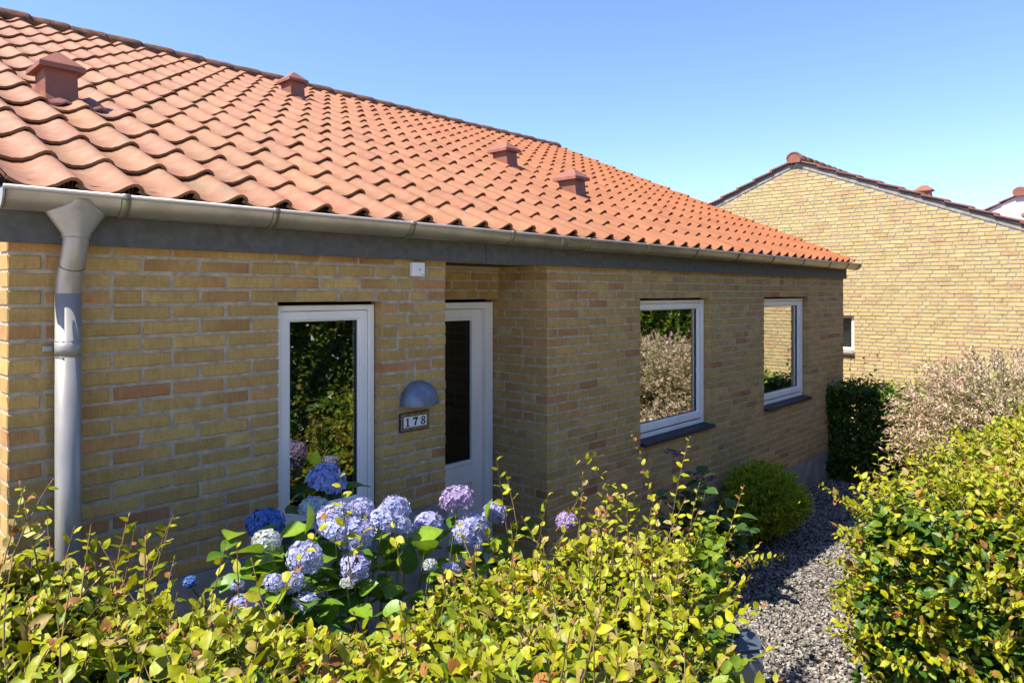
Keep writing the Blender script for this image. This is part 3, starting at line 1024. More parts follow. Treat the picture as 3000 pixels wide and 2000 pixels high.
for (x, y) in ((1.205, 1.55), (4.04, 3.86), (5.57, 2.10), (5.59, 1.19)):
    roof_vent(x, y, house)

# ================================================================== THINGS ON THE WALL
# dome lamp
lx, lz, lr = 2.617, 2.35 - 0.637, 0.131
lamp = root('wall_lamp', (lx, 0, lz), 'blue grey half dome wall lamp above the number plate', 'lamp')
v, f = [], []
na, nb = 16, 8
for j in range(nb + 1):
    ph = math.pi / 2 * j / nb
    for i in range(na + 1):
        a = math.pi + math.pi * i / na
        rr = lr * math.cos(ph)
        v.append((lx + rr * math.cos(a), -0.004 + 0.86 * rr * math.sin(a), lz + 0.93 * lr * math.sin(ph) + 0.010))
for j in range(nb):
    for i in range(na):
        f.append((j * (na + 1) + i, j * (na + 1) + i + 1, (j + 1) * (na + 1) + i + 1, (j + 1) * (na + 1) + i))
b0 = len(v)
for i in range(na + 1):
    a = math.pi + math.pi * i / na
    v.append((lx + lr * math.cos(a), -0.004 + 0.86 * lr * math.sin(a), lz - 0.004))
f += [(b0 + i, b0 + i + 1, i + 1, i) for i in range(na)]
MB().add(v, f).build('lamp_shade', MAT['lamp'], lamp, smooth=True)
MB().tube([(lx, -0.05, lz + 0.06), (lx, -0.05, lz + 0.025)], 0.03, 12).build('bulb', MAT['plastic'], lamp)
MB().box(lx - 0.05, lx + 0.05, -0.012, -0.002, lz + 0.015, lz + 0.09).build('back_plate', MAT['lamp'], lamp)

# number plate
px0, px1, pz0, pz1 = 2.484, 2.699, 2.35 - 0.787, 2.35 - 0.681
plate = root('house_number_plate', ((px0 + px1) / 2, 0, pz0), 'ceramic number plate 178 with dark dotted border under the dome lamp', 'number plate')
y = -0.012
MB().box(px0, px1, y, -0.003, pz0, pz1, 0.001).build('backing', MAT['navy'], plate)
MB().box(px0 + 0.005, px1 - 0.005, y - 0.0025, y + 0.0005, pz0 + 0.005, pz1 - 0.005).build('border_tiles', MAT['olive'], plate)
MB().box(px0 + 0.0195, px1 - 0.0195, y - 0.004, y + 0.0006, pz0 + 0.0195, pz1 - 0.0195).build('inner_rim', MAT['navy'], plate)
ix0, ix1, iz0, iz1 = px0 + 0.023, px1 - 0.023, pz0 + 0.0225, pz1 - 0.0225
tw = (ix1 - ix0) / 3
for i in range(3):
    MB().box(ix0 + i * tw + 0.0004, ix0 + (i + 1) * tw - 0.0004, y - 0.006, y + 0.0007, iz0, iz1, 0.0006).build('number_tile', MAT['glaze'], plate)
dots = []
for i in range(7):
    xx = px0 + 0.023 + i * (px1 - px0 - 0.046) / 6
    dots += [(xx, pz0 + 0.0122, i), (xx, pz1 - 0.0122, i + 1)]
for i in range(3):
    zz = pz0 + 0.03 + i * (pz1 - pz0 - 0.06) / 2
    dots += [(px0 + 0.0122, zz, i + 1), (px1 - 0.0122, zz, i)]
dm = {0: MB(), 1: MB()}
for (xx, zz, i) in dots:
    dm[i % 2].prism([(xx + 0.0046 * math.cos(math.pi * q / 4), zz + 0.0046 * math.sin(math.pi * q / 4)) for q in range(8)], 'y', y - 0.0036, y - 0.002)
dm[0].build('red_dots', MAT['red'], plate)
dm[1].build('orange_dots', MAT['orange'], plate)
def digit(ch, cx, cz, h, w):
    m = MB()
    ya, yb_ = y - 0.0072, y - 0.0055
    q = lambda pts: m.prism([(cx + px_ * w, cz + pz_ * h) for px_, pz_ in pts], 'y', ya, yb_)
    if ch == '1':
        q([(-0.13, -0.38), (0.13, -0.38), (0.13, 0.5), (-0.02, 0.5), (-0.13, 0.42)])
        q([(-0.36, -0.5), (0.36, -0.5), (0.36, -0.43), (0.13, -0.381), (-0.13, -0.381), (-0.36, -0.43)])
        q([(-0.38, 0.29), (-0.131, 0.30), (-0.131, 0.42), (-0.36, 0.35)])
    elif ch == '7':
        q([(-0.42, 0.5), (0.44, 0.5), (0.44, 0.40), (0.36, 0.27), (-0.36, 0.27), (-0.42, 0.18), (-0.46, 0.18)])
        q([(0.36, 0.268), (0.08, 0.268), (-0.16, -0.18), (-0.20, -0.42), (-0.08, -0.5), (0.08, -0.46), (0.10, -0.2), (0.20, 0.02)])
    else:
        for (c0, ra, rb, ia, ib) in ((0.25, 0.36, 0.25, 0.15, 0.14), (-0.23, 0.42, 0.27, 0.18, 0.16)):
            n_ = 18
            for i in range(n_):
                a, b = 2 * math.pi * i / n_, 2 * math.pi * (i + 1) / n_
                dz = 0.0 if c0 > 0 else 0.0001
                m.prism([(cx + w * ra * math.cos(a), cz + h * (c0 + rb * math.sin(a))), (cx + w * ra * math.cos(b), cz + h * (c0 + rb * math.sin(b))),
                         (cx + w * ia * math.cos(b), cz + h * (c0 + ib * math.sin(b))), (cx + w * ia * math.cos(a), cz + h * (c0 + ib * math.sin(a)))], 'y', ya - dz, yb_)
    m.build('digit', MAT['navy'], plate)
for i, ch in enumerate('178'):
    digit(ch, ix0 + (i + 0.5) * tw, (iz0 + iz1) / 2, (iz1 - iz0) * 0.80, tw * 0.72)

# white sensor box
bx0, bx1, bz0, bz1 = 2.560, 2.650, 2.35 + 0.094, 2.35 + 0.176
sb = root('sensor_box', ((bx0 + bx1) / 2, 0, bz0), 'small white square sensor box under the eaves', 'sensor')
MB().box(bx0, bx1, -0.034, -0.001, bz0, bz1, 0.004).build('housing', MAT['plastic'], sb)
MB().tube([((bx0 + bx1) / 2 + 0.004, -0.0352, (bz0 + bz1) / 2), ((bx0 + bx1) / 2 + 0.004, -0.033, (bz0 + bz1) / 2)], 0.0045, 12).build('sensor_eye', MAT['gasket'], sb)
MB().box(bx1 - 0.022, bx1 - 0.006, -0.0347, -0.033, bz0 + 0.008, bz0 + 0.011).build('logo', MAT['fascia'], sb)

# ================================================================== NEIGHBOURING HOUSES
XG, YA, ZA, NP = 13.6, 2.10, 2.35 + 2.47, 0.405
nb_h = root('neighbour_brick_house', (17.5, 2.1, 0), 'sunlit yellow brick gable house standing behind the far corner', 'house')
NW = (1.04, 1.70, 1.235, 1.945)
def rank_nb(p, L):
    u, v, d = project(p)
    if not (2090 < u < 3000 and 440 < v < 1180): return 0
    if v > 765 - (2495 - u) * 0.388 and u < 2495: return 0
    if u < 2475: return 0 if v > 800 else L / d ** 2
    return L / d ** 2
mt = MB()
mortar_panel(mt, (XG, 0), (0, 1), (-1, 0), -2.95, 7.15, -0.6, ZA - NP * 5.05, [NW], rec=0.006)
mt.prism([(-2.95, ZA - NP * 5.05), (7.15, ZA - NP * 5.05), (YA, ZA)], 'x', XG + 0.006, XG + 0.1)
mt.prism([(-2.95, -0.6), (7.15, -0.6), (7.15, ZA - NP * 5.05), (YA, ZA), (-2.95, ZA - NP * 5.05)], 'x', XG + 8.0, XG + 8.1)
for yy in (-2.95, 7.05):
    mt.box(XG + 0.1, XG + 8.0, yy, yy + 0.1, -0.6, ZA - NP * 5.05)
nwall = mt.build('wall', MAT['mortar_grey'], nb_h)
P = Pieces()
def lim(zc, z1):
    w = (ZA - 0.06 - z1) / NP
    if w < 0.05: return None
    return (YA - w, YA + w)
PALE = True
brick_panel(P, (XG, 0), (0, 1), (-1, 0), -2.95, 7.15, 0, 78, rank_nb, [NW], limits=lim, top=ZA - 0.02)
P.emit('brick', 'small_bricks', MAT['brick'], nwall, 300)
# roof slabs
for sg in (-1, 1):
    ye = YA + sg * 5.4
    a = [(YA, ZA + 0.02), (ye, ZA + 0.02 - NP * 5.4), (ye, ZA + 0.075 - NP * 5.4), (YA, ZA + 0.075)]
    MB().prism(a, 'x', XG - 0.02, XG + 8.2).build('roof', MAT['tile'] if False else MAT['vent'], nb_h)
    # mortar fillet, dark verge board and stepped verge tiles
    n = math.hypot(1, NP)
    def strip(off0, off1, x0, x1, name, mat, s0=0.0, s1=5.4):
        pts = [(YA + sg * s0, ZA + off0 - NP * s0), (YA + sg * s1, ZA + off0 - NP * s1), (YA + sg * s1, ZA + off1 - NP * s1), (YA + sg * s0, ZA + off1 - NP * s0)]
        return MB().prism(pts, 'x', x0, x1).build(name, mat, nb_h)
    strip(-0.05, 0.022, XG - 0.006, XG + 0.05, 'mortar_fillet', MAT['mortar_grey'], 0.06 if sg > 0 else 0.0)
    stp = 0.345
    i = 0
    while i * stp < 5.3:
        s0 = 0.08 + i * stp
        # each verge tile lifts at its lower end, with its own dark board below
        def P2(s_, o): return (YA + sg * s_, ZA + o - NP * s_)
        MB().prism([P2(s0, 0.058), P2(s0 + 0.40, 0.092), P2(s0 + 0.40, 0.118), P2(s0, 0.084)], 'x', XG - 0.055, XG + 0.2).build('verge_tile', MAT['vent'], nb_h)
        MB().prism([P2(s0 + 0.004, 0.020), P2(s0 + 0.343, 0.036), P2(s0 + 0.343, 0.084), P2(s0 + 0.004, 0.055)], 'x', XG - 0.028, XG - 0.0205).build('verge_board', MAT['fascia'], nb_h)
        i += 1
x = XG - 0.06
for i in range(22):
    v0 = ridge_tile(x + 0.40, x, YA, ZA + 0.085, 0.105, 0.125, nb_h, MAT['vent' if i == 0 else 'ridge'])
    x += 0.345
# ridge end plate
ex = XG - 0.075
pl_ = [(-0.15, 0.02), (-0.125, 0.085), (-0.07, 0.125), (0, 0.14), (0.07, 0.125), (0.125, 0.085), (0.15, 0.02), (0.115, -0.07), (-0.115, -0.07)]
MB().prism([(YA + p, ZA + 0.08 + q) for p, q in pl_], 'x', ex, ex + 0.03).build('ridge_end', MAT['vent'], nb_h)
# window
m = MB()
y0, y1, z0, z1 = NW
xo = XG + 0.065
for (a, b, c, d_) in ((y0 + 0.005, y0 + 0.06, z0 + 0.07, z1 - 0.01), (y1 - 0.06, y1 - 0.005, z0 + 0.07, z1 - 0.01)):
    m.box(xo, xo + 0.08, a, b, c, d_, 0.003)
m.box(xo + 0.0006, xo + 0.08, y0 + 0.06, y1 - 0.06, z1 - 0.05, z1 - 0.01, 0.003)
m.box(xo + 0.0006, xo + 0.08, y0 + 0.06, y1 - 0.06, z0 + 0.07, z0 + 0.12, 0.003)
w = m.build('window', MAT['white'], nb_h)
MB().box(xo + 0.03, xo + 0.034, y0 + 0.058, y1 - 0.058, z0 + 0.118, z1 - 0.048).build('pane', MAT['glass'], w)
MB().box(xo + 0.10, xo + 0.11, y0 - 0.1, y1 + 0.1, z0 - 0.1, z1 + 0.1).build('pane_backing', MAT['lamp'], w)
MB().prism([(XG - 0.05, z0 + 0.0), (XG + 0.10, z0 + 0.012), (XG + 0.10, z0 + 0.07), (XG - 0.05, z0 + 0.035)], 'y', y0 - 0.004, y1 + 0.004).build('sill', MAT['zinc'], w)
roof_vent(XG + 1.2, 0.16, nb_h, ZA - NP * 1.94 + 0.05, pitch=NP, s=1.0)
roof_vent(XG + 0.62, -1.60, nb_h, ZA - NP * 3.70 + 0.09, pitch=NP, s=1.3)

# white rendered house farther away
XW, YW, ZW = 22.0, -0.34, 2.35 + 2.50
wh = root('white_gable_house', (25, YW, 0), 'white rendered gable peeping over the neighbouring roof', 'house')
m = MB()
m.prism([(YW - 4.5, -0.5), (YW + 4.5, -0.5), (YW + 4.5, ZW - 4.5 * 0.5), (YW, ZW), (YW - 4.5, ZW - 4.5 * 0.5)], 'x', XW, XW + 6)
m.build('wall', MAT['render_white'], wh)
for sg in (-1, 1):
    i = 0
    while i * 0.36 < 4.6:
        s0, s1 = 0.06 + i * 0.36, 0.06 + i * 0.36 + 0.40
        P2 = lambda s_, o: (YW + sg * s_, ZW + o - 0.5 * s_)
        MB().prism([P2(s0, 0.01), P2(s1, 0.045), P2(s1, 0.075), P2(s0, 0.04)], 'x', XW - 0.06, XW + 6.05).build('verge_tile', MAT['vent'], wh)
        i += 1
MB().prism([(YW + p * 1.1, ZW + 0.04 + q * 1.1) for p, q in pl_], 'x', XW - 0.09, XW - 0.05).build('ridge_end', MAT['vent'], wh)
for i in range(12):
    ridge_tile(XW + 0.4 + i * 0.45, XW - 0.06 + i * 0.45, YW, ZW + 0.03, 0.12, 0.14, wh, MAT['vent'])
MB().box(XW + 0.8, XW + 1.3, YW + 1.15, YW + 1.55, ZW - 0.9, ZW - 0.30, 0.02).build('chimney', MAT['vent'], wh)

# ================================================================== PLANTS
LEAF_T = np.array([(0, 0, 0), (-0.27, 0.26, 0.085), (-0.26, 0.64, 0.075), (0, 1.0, -0.05), (0.26, 0.64, 0.075), (0.27, 0.26, 0.085), (0, 0.48, -0.02)])
LEAF_F = np.array([(0, 5, 6), (5, 4, 6), (4, 3, 6), (3, 2, 6), (2, 1, 6), (1, 0, 6)])
CR_T = [(0, 0, 0)]
for t_, w_ in ((0.22, 0.25), (0.50, 0.285), (0.78, 0.19)):
    CR_T += [(-w_, t_, 0.075), (0, t_ + 0.02, -0.01), (w_, t_, 0.075)]
CR_T = np.array(CR_T + [(0, 1.02, -0.04)])
CR_F = np.array([(0, 3, 2), (0, 2, 1), (1, 2, 5), (1, 5, 4), (2, 3, 6), (2, 6, 5), (4, 5, 8), (4, 8, 7), (5, 6, 9), (5, 9, 8), (7, 8, 10), (8, 9, 10)])
NARROW_T = np.array([(0, 0, 0), (-0.14, 0.45, 0.02), (0, 1.0, -0.05), (0.14, 0.45, 0.02)])
NARROW_F = np.array([(0, 3, 2), (0, 2, 1)])

def norm(a):
    return a / np.maximum(np.linalg.norm(a, axis=-1, keepdims=True), 1e-9)

class Leaves:
    def __init__(s, T=LEAF_T, Fc=LEAF_F):
        s.p, s.a, s.n, s.l, s.w, s.c = [], [], [], [], [], []
        s.T, s.F = T, Fc
    def add(s, p, a, n, l, w, c):
        s.p.append(p); s.a.append(a); s.n.append(n); s.l.append(l); s.w.append(w); s.c.append(c)
    def arrays(s):
        cat = lambda q: np.concatenate([np.atleast_2d(x) for x in q])
        p, a, n, c = cat(s.p), norm(cat(s.a)), cat(s.n), cat(s.c)
        l = np.concatenate([np.atleast_1d(x) for x in s.l]); w = np.concatenate([np.atleast_1d(x) for x in s.w])
        n = norm(n - a * (n * a).sum(-1, keepdims=True))
        sd = np.cross(a, n)
        T = np.repeat(s.T[None], len(p), 0).copy()
        if len(s.T) == 7:       # leaves curl and cup each in its own way
            curl = rng.normal(0, 0.10, len(p)); cup = rng.normal(0.5, 0.9, len(p))
            T[:, 3, 2] += curl - 0.02; T[:, (2, 4), 2] += (curl * 0.4)[:, None]
            T[:, (1, 2, 4, 5), 2] *= cup[:, None] + 0.5
            T[:, 3, 0] += rng.normal(0, 0.05, len(p))
        elif len(s.T) == 11:
            m_ = len(p)
            curl = rng.normal(-0.04, 0.13, m_); cup = rng.normal(0.9, 0.9, m_)
            T[:, 1:10, 2] *= cup[:, None]
            T[:, :, 2] += curl[:, None] * (s.T[:, 1] ** 2)[None]
            T[:, 1:10, 2] += rng.normal(0, 0.042, (m_, 9))
            T[:, 1:10, 0] *= rng.uniform(0.88, 1.12, (m_, 9))
            T[:, 10, 0] += rng.normal(0, 0.07, m_)
        V = p[:, None] + (l * w)[:, None, None] * T[:, :, 0:1] * sd[:, None] + l[:, None, None] * T[:, :, 1:2] * a[:, None] + l[:, None, None] * T[:, :, 2:3] * n[:, None]
        return V, c
    def emit(s, parent, mat, name='leaf', rest='foliage', limit=300):
        V, c = s.arrays()
        k = len(s.T)
        c4 = np.concatenate([c, np.ones((len(c), 1))], 1)
        if limit:
            ctr = V.mean(1)
            dx, dy = ctr[:, 0], ctr[:, 1] + D
            dep = np.maximum(dx * C + dy * S, 0.05)
            u = 1500 + F_PX * (dx * S - dy * C) / dep
            v = HOR - F_PX * (ctr[:, 2] - EYE) / dep
            ok = (u > 20) & (u < 2980) & (v > 20) & (v < 1980) & (dx * C + dy * S > 0.1)
            view = norm(np.stack([-ctr[:, 0], -D - ctr[:, 1], EYE - ctr[:, 2]], -1))
            i0, i1, i2 = (10, 6, 4) if k == 11 else (3, 4, 2)
            nn = norm(np.cross(V[:, i0] - V[:, 0], V[:, i1] - V[:, i2]))
            area = np.abs((nn * view).sum(-1)) * np.linalg.norm(V[:, i0] - V[:, 0], axis=-1) * np.linalg.norm(V[:, i1] - V[:, i2], axis=-1) / dep ** 2
            # prefer what lies on top of the plant, in view
            sc_ = np.where(ok & s.exposed(ctr), area, 0)
            top = np.argsort(-sc_)[:limit]
            top = top[sc_[top] > 0]
            for i in top:
                link(name, raw_mesh(name, V[i], [tuple(int(q) for q in f) for f in s.F], np.repeat(c4[i:i + 1], k, 0), True), mat, parent)
            m = np.ones(len(V), bool); m[top] = False
            V, c4 = V[m], c4[m]
        n = len(V)
        Fc = (s.F[None] + (np.arange(n) * k)[:, None, None]).reshape(-1, 3)
        link(rest, fast_mesh(rest, V.reshape(-1, 3), Fc, np.repeat(c4, k, 0)), mat, parent, 'stuff')
    def exposed(s, ctr):
        return np.ones(len(ctr), bool)

class Twigs:
    def __init__(s):
        s.V, s.F, s.n = [], [], 0
    def add(s, pts, r0, r1):
        pts = np.asarray(pts); m = len(pts)
        d = norm(np.gradient(pts, axis=0))
        ref = np.array([0.3, 0.9, 0.2])
        e1 = norm(ref - d * (d @ ref)[:, None]); e2 = np.cross(d, e1)
        r = np.linspace(r0, r1, m)[:, None]
        ring = [pts + r * (e1 * math.cos(a) + e2 * math.sin(a)) for a in (0, 2.094, 4.189)]
        V = np.stack(ring, 1).reshape(-1, 3)
        Fq = []
        for i in range(m - 1):
            for k in range(3):
                Fq.append((i * 3 + k, i * 3 + (k + 1) % 3, (i + 1) * 3 + (k + 1) % 3, (i + 1) * 3 + k))
        s.V.append(V); s.F.append(np.array(Fq) + s.n); s.n += len(V)
    def emit(s, parent, mat, name='twigs'):
        link(name, fast_mesh(name, np.concatenate(s.V), np.concatenate(s.F)), mat, parent, 'stuff')

YEL = np.array([0.325, 0.312, 0.008]); LIM = np.array([0.165, 0.225, 0.008]); GRN = np.array([0.050, 0.118, 0.010])
DRK = np.array([0.020, 0.056, 0.009]); ORG = np.array([0.31, 0.135, 0.032]); RUS = np.array([0.24, 0.065, 0.022]); STR = np.array([0.36, 0.27, 0.075])

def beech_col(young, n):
    """young 0..1: the season's new shoots are yellow, old inner leaves deep green, with the shade of the gaps added"""
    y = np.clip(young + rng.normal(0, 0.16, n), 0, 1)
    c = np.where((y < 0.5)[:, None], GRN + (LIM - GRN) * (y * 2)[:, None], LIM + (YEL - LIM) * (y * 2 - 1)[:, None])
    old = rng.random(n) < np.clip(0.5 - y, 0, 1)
    c[old] = DRK + (GRN - DRK) * rng.random((old.sum(), 1))  # inner leaves darkened so the gaps between shoots look shaded
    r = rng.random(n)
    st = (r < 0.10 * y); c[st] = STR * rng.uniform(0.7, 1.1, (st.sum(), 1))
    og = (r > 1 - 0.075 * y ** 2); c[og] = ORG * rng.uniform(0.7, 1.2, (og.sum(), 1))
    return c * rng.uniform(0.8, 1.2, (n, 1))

def shoot(L, T, base, direction, length, young0, young1, leaf=0.058, step=0.026, curve=0.25, bare=0.0, thick=0.0026):
    """one beech shoot with alternate leaves"""
    d = norm(np.asarray(direction, float))
    m = max(4, int(length / 0.05) + 2)
    bend = rng.normal(0, curve, 3); bend[2] = abs(bend[2]) * 0.2 - 0.05
    pts = [np.asarray(base, float)]
    zig = norm(np.cross(d, rng.normal(0, 1, 3)))
    for i in range(1, m):
        d = norm(d + bend * 0.10 + zig * (0.10 if i % 2 else -0.10))
        pts.append(pts[-1] + d * length / (m - 1))
    pts = np.array(pts)
    T.add(pts, thick, thick * 0.42)
    nl = max(3, int(length * (1 - bare) / step))
    t = bare + (1 - bare) * (np.arange(nl) + 0.6) / nl
    idx = t * (m - 1)
    i0 = np.minimum(idx.astype(int), m - 2); fr = (idx - i0)[:, None]
    pos = pts[i0] * (1 - fr) + pts[i0 + 1] * fr
    ax = norm(pts[i0 + 1] - pts[i0])
    ref = norm(rng.normal(0, 1, 3) + np.array([0, 0, 0.01]))
    sd = norm(np.cross(ax, ref))
    sgn = np.where(np.arange(nl) % 2 == 0, 1.0, -1.0)[:, None]
    a = norm(ax * rng.uniform(0.35, 0.75, (nl, 1)) + sd * sgn + rng.normal(0, 0.22, (nl, 3)) + np.array([0, 0, 0.08]))
    up = np.array([-0.25, -0.05, 1.0])
    n = up + rng.normal(0, 0.34, (nl, 3))
    l = leaf * rng.uniform(0.7, 1.15, nl) * np.clip(1.25 - 0.6 * t ** 3, 0.5, 1.1)
    y = young0 + (young1 - young0) * t
    L.add(pos, a, n, l, rng.uniform(0.85, 1.2, nl), beech_col(y, nl))
    # pointed bud at the tip
    tipc = (STR, STR, ORG, LIM, RUS)[rng.integers(5)]
    L.add(pts[-1][None], ax[-1][None], n[:1], np.array([leaf * 0.33]), np.array([0.7]), (tipc * rng.uniform(0.8, 1.2))[None])

# ------------------------------------------------------------------ hydrangea beside the window
hyd = root('hydrangea_bush', (2.0, -0.55, ground_z(2.0)), 'blue and lavender mophead hydrangea in front of the narrow window', 'hydrangea')
PET_T = np.array([(0, 0.05, 0), (-0.46, 0.52, 0.10), (0, 1.0, 0.02), (0.46, 0.52, 0.10)])
def flower_mesh(seed, cols, green=0.0):
    r_ = np.random.default_rng(seed)
    n = 150
    i = np.arange(n) + 0.5
    zc = 1 - i / n * 1.62
    ph = i * 2.39996
    rr = np.sqrt(np.clip(1 - zc ** 2, 0, 1))
    dirs = np.stack([rr * np.cos(ph), rr * np.sin(ph), zc], -1) + r_.normal(0, 0.07, (n, 3))
    dirs = norm(dirs)
    lob = norm(r_.normal(0, 1, (5, 3)))
    rad = r_.uniform(0.84, 1.04, n) * (0.94 + 0.16 * np.clip((dirs @ lob.T).max(1) - 0.6, 0, 1))
    V, Fc, Cc = [], [], []
    for k in range(n):
        c0 = dirs[k] * rad[k] * np.array([1.0, 1.0, 0.84])
        nn = norm(dirs[k] + r_.normal(0, 0.28, 3))
        e1 = norm(np.cross(nn, r_.normal(0, 1, 3))); e2 = np.cross(nn, e1)
        base = cols[r_.integers(len(cols))] * r_.uniform(0.82, 1.15)
        sz = r_.uniform(0.17, 0.245)
        for q in range(4):
            a = q * math.pi / 2 + r_.normal(0, 0.08)
            ax = e1 * math.cos(a) + e2 * math.sin(a); sx = np.cross(nn, ax)
            b = len(V)
            for t in PET_T:
                V.append(c0 + sz * (sx * t[0] + ax * t[1] + nn * (t[2] + 0.25 * t[1] * r_.uniform(0.2, 1))))
                Cc.append((*(base * (0.88 if t[1] < 0.1 else 1.0)), 1))
            Fc += [(b, b + 3, b + 2), (b, b + 2, b + 1)]
    me = raw_mesh('flower_head', V, Fc, Cc, False)
    me.materials.append(MAT['petal'])
    return me
A = np.array
LAV = [A((0.41, 0.42, 0.68)), A((0.36, 0.385, 0.66)), A((0.52, 0.52, 0.72)), A((0.44, 0.41, 0.66))]
BLU = [A((0.24, 0.31, 0.66)), A((0.28, 0.36, 0.68)), A((0.34, 0.34, 0.66)), A((0.20, 0.28, 0.58))]
DBL = [A((0.08, 0.17, 0.50)), A((0.10, 0.21, 0.55)), A((0.13, 0.24, 0.60))]
PAL = [A((0.38, 0.50, 0.74)), A((0.45, 0.55, 0.72)), A((0.50, 0.58, 0.50))]
MAU = [A((0.42, 0.32, 0.55)), A((0.47, 0.37, 0.58)), A((0.39, 0.29, 0.52))]
WHI = [A((0.52, 0.54, 0.56)), A((0.48, 0.51, 0.60)), A((0.50, 0.54, 0.36))]
FM = {k: [flower_mesh(s_ + 10 * i, c) for s_ in range(2)] for i, (k, c) in enumerate(dict(l=LAV, b=BLU, d=DBL, p=PAL, m=MAU, w=WHI).items())}
K = 3000 / 2352
HEADS = [  # u, v, radius in the 2352-wide view, distance from the wall, colour
    (752, 1102, 48, -0.38, 'b'), (610, 1205, 43, -0.36, 'd'), (612, 1242, 32, -0.66, 'w'), (720, 1166, 33, -0.45, 'p'),
    (765, 1196, 42, -0.68, 'l'), (785, 1180, 36, -0.66, 'l'), (828, 1170, 34, -0.62, 'l'), (815, 1226, 46, -0.76, 'l'), (770, 1215, 34, -0.74, 'l'),
    (905, 1172, 38, -0.68, 'l'), (915, 1205, 32, -0.74, 'l'), (880, 1195, 32, -0.72, 'l'), (985, 1198, 33, -0.70, 'l'),
    (1050, 1147, 43, -0.66, 'm'), (1137, 1177, 29, -0.66, 'l'), (1082, 1210, 36, -0.74, 'l'), (1065, 1228, 28, -0.78, 'l'),
    (700, 1280, 44, -0.80, 'l'), (816, 1300, 39, -0.82, 'l'), (628, 1337, 24, -0.86, 'l'), (670, 1337, 30, -0.86, 'l'),
    (700, 1383, 31, -0.90, 'l'), (797, 1340, 17, -0.92, 'w'), (1300, 1196, 27, -0.78, 'm'), (550, 1388, 26, -0.92, 'l'),
    (575, 1398, 22, -0.92, 'l'), (545, 1345, 18, -0.88, 'l'), (437, 1336, 17, -0.45, 'd'), (1085, 1250, 26, -0.80, 'l'), (1035, 1306, 20, -0.92, 'l'), (988, 1297, 18, -0.94, 'w'), (940, 1220, 26, -0.7, 'l')]
hst = Twigs()
for i, (u, v_, r, Y, kind) in enumerate(HEADS):
    p = on_plane_y(u * K, v_ * K, Y)
    dep = project(p)[2]
    o = link('flower_head', FM[kind][i % 2], None)
    o.location = Vector(p) - Vector(hyd.location)
    o.parent = hyd
    s_ = r * K * dep / F_PX * 0.98
    o.scale = (s_ * random.uniform(0.9, 1.1), s_ * random.uniform(0.88, 1.08), s_ * random.uniform(0.82, 1.05))
    o.rotation_euler = (random.uniform(-0.35, 0.25) + 0.25, random.uniform(-0.3, 0.3), random.uniform(0, 6.28))
    t = random.uniform(0.9, 1.1)
    o.color = (t, t * random.uniform(0.96, 1.04), t, 1)
    b = np.array([p[0] + random.uniform(-0.1, 0.1) + (2.0 - p[0]) * 0.35, min(p[1] + random.uniform(0.0, 0.12), -0.15), ground_z(2) + 0.05])
    q = np.array(p) - np.array([0, 0, s_ * 0.4])
    mid = (b + q) / 2 + np.array([random.uniform(-0.05, 0.05), random.uniform(-0.04, 0.04), 0.1])
    hst.add(np.array([b, mid, q]), 0.006, 0.0035)
hst.emit(hyd, MAT['stem'], 'stems')

def big_leaf_mesh(name, seed, col):
    r_ = np.random.default_rng(seed)
    st = [(0, 0.02), (0.10, 0.20), (0.28, 0.36), (0.48, 0.39), (0.68, 0.30), (0.86, 0.15), (1.0, 0.0)]
    V, Cc, Fc = [], [], []
    cv = r_.uniform(-0.35, -0.1)
    for t, w in st:
        z = cv * t * t + 0.12 * t
        for sd in (-1, 0, 1):
            V.append((sd * w * r_.uniform(0.93, 1.07), t, z + abs(sd) * w * 0.28 + r_.uniform(-0.012, 0.012)))
            Cc.append((*(col * (1.18 if sd == 0 else 1) * r_.uniform(0.92, 1.08)), 1))
    for i in range(len(st) - 1):
        for k in (0, 1):
            Fc.append((i * 3 + k, i * 3 + k + 1, i * 3 + 4 + k, i * 3 + 3 + k))
    me = raw_mesh(name, V, Fc, Cc, True)
    me.materials.append(MAT['hleaf'])
    return me
HL = [big_leaf_mesh('large_leaf', s_, c) for s_, c in enumerate((A((0.17, 0.27, 0.018)), A((0.115, 0.215, 0.016)), A((0.075, 0.16, 0.015)), A((0.14, 0.235, 0.016))))]

def place_leaf(parent, me, p, direction, size, roll=0.0, name='large_leaf'):
    d = norm(np.asarray(direction, float))
    up = np.array([0, 0, 1.0]) + rng.normal(0, 0.25, 3)
    n = norm(up - d * (up @ d)); s_ = np.cross(d, n)
    M = Matrix(((s_[0], d[0], n[0], p[0]), (s_[1], d[1], n[1], p[1]), (s_[2], d[2], n[2], p[2]), (0, 0, 0, 1)))
    o = link(name, me, None)
    o.parent = parent
    o.matrix_parent_inverse = Matrix.Translation(-Vector(parent.location))
    o.matrix_basis = M @ Matrix.Diagonal((size, size, size, 1))
    return o
for i in range(340):
    u = rng.uniform(535, 1230); vv = 1195 + 300 * rng.random() ** 0.85
    Y = -0.45 - 0.5 * (vv - 1185) / 250 + rng.normal(0, 0.06)
    p = np.array(on_plane_y(u * K, vv * K, min(Y, -0.2)))
    out = np.array([rng.normal(0, 1), rng.normal(-0.5, 0.8), rng.uniform(-0.15, 0.45)])
    place_leaf(hyd, HL[i % 4], p - np.array([0, 0, 0.03]), out, rng.uniform(0.09, 0.14))
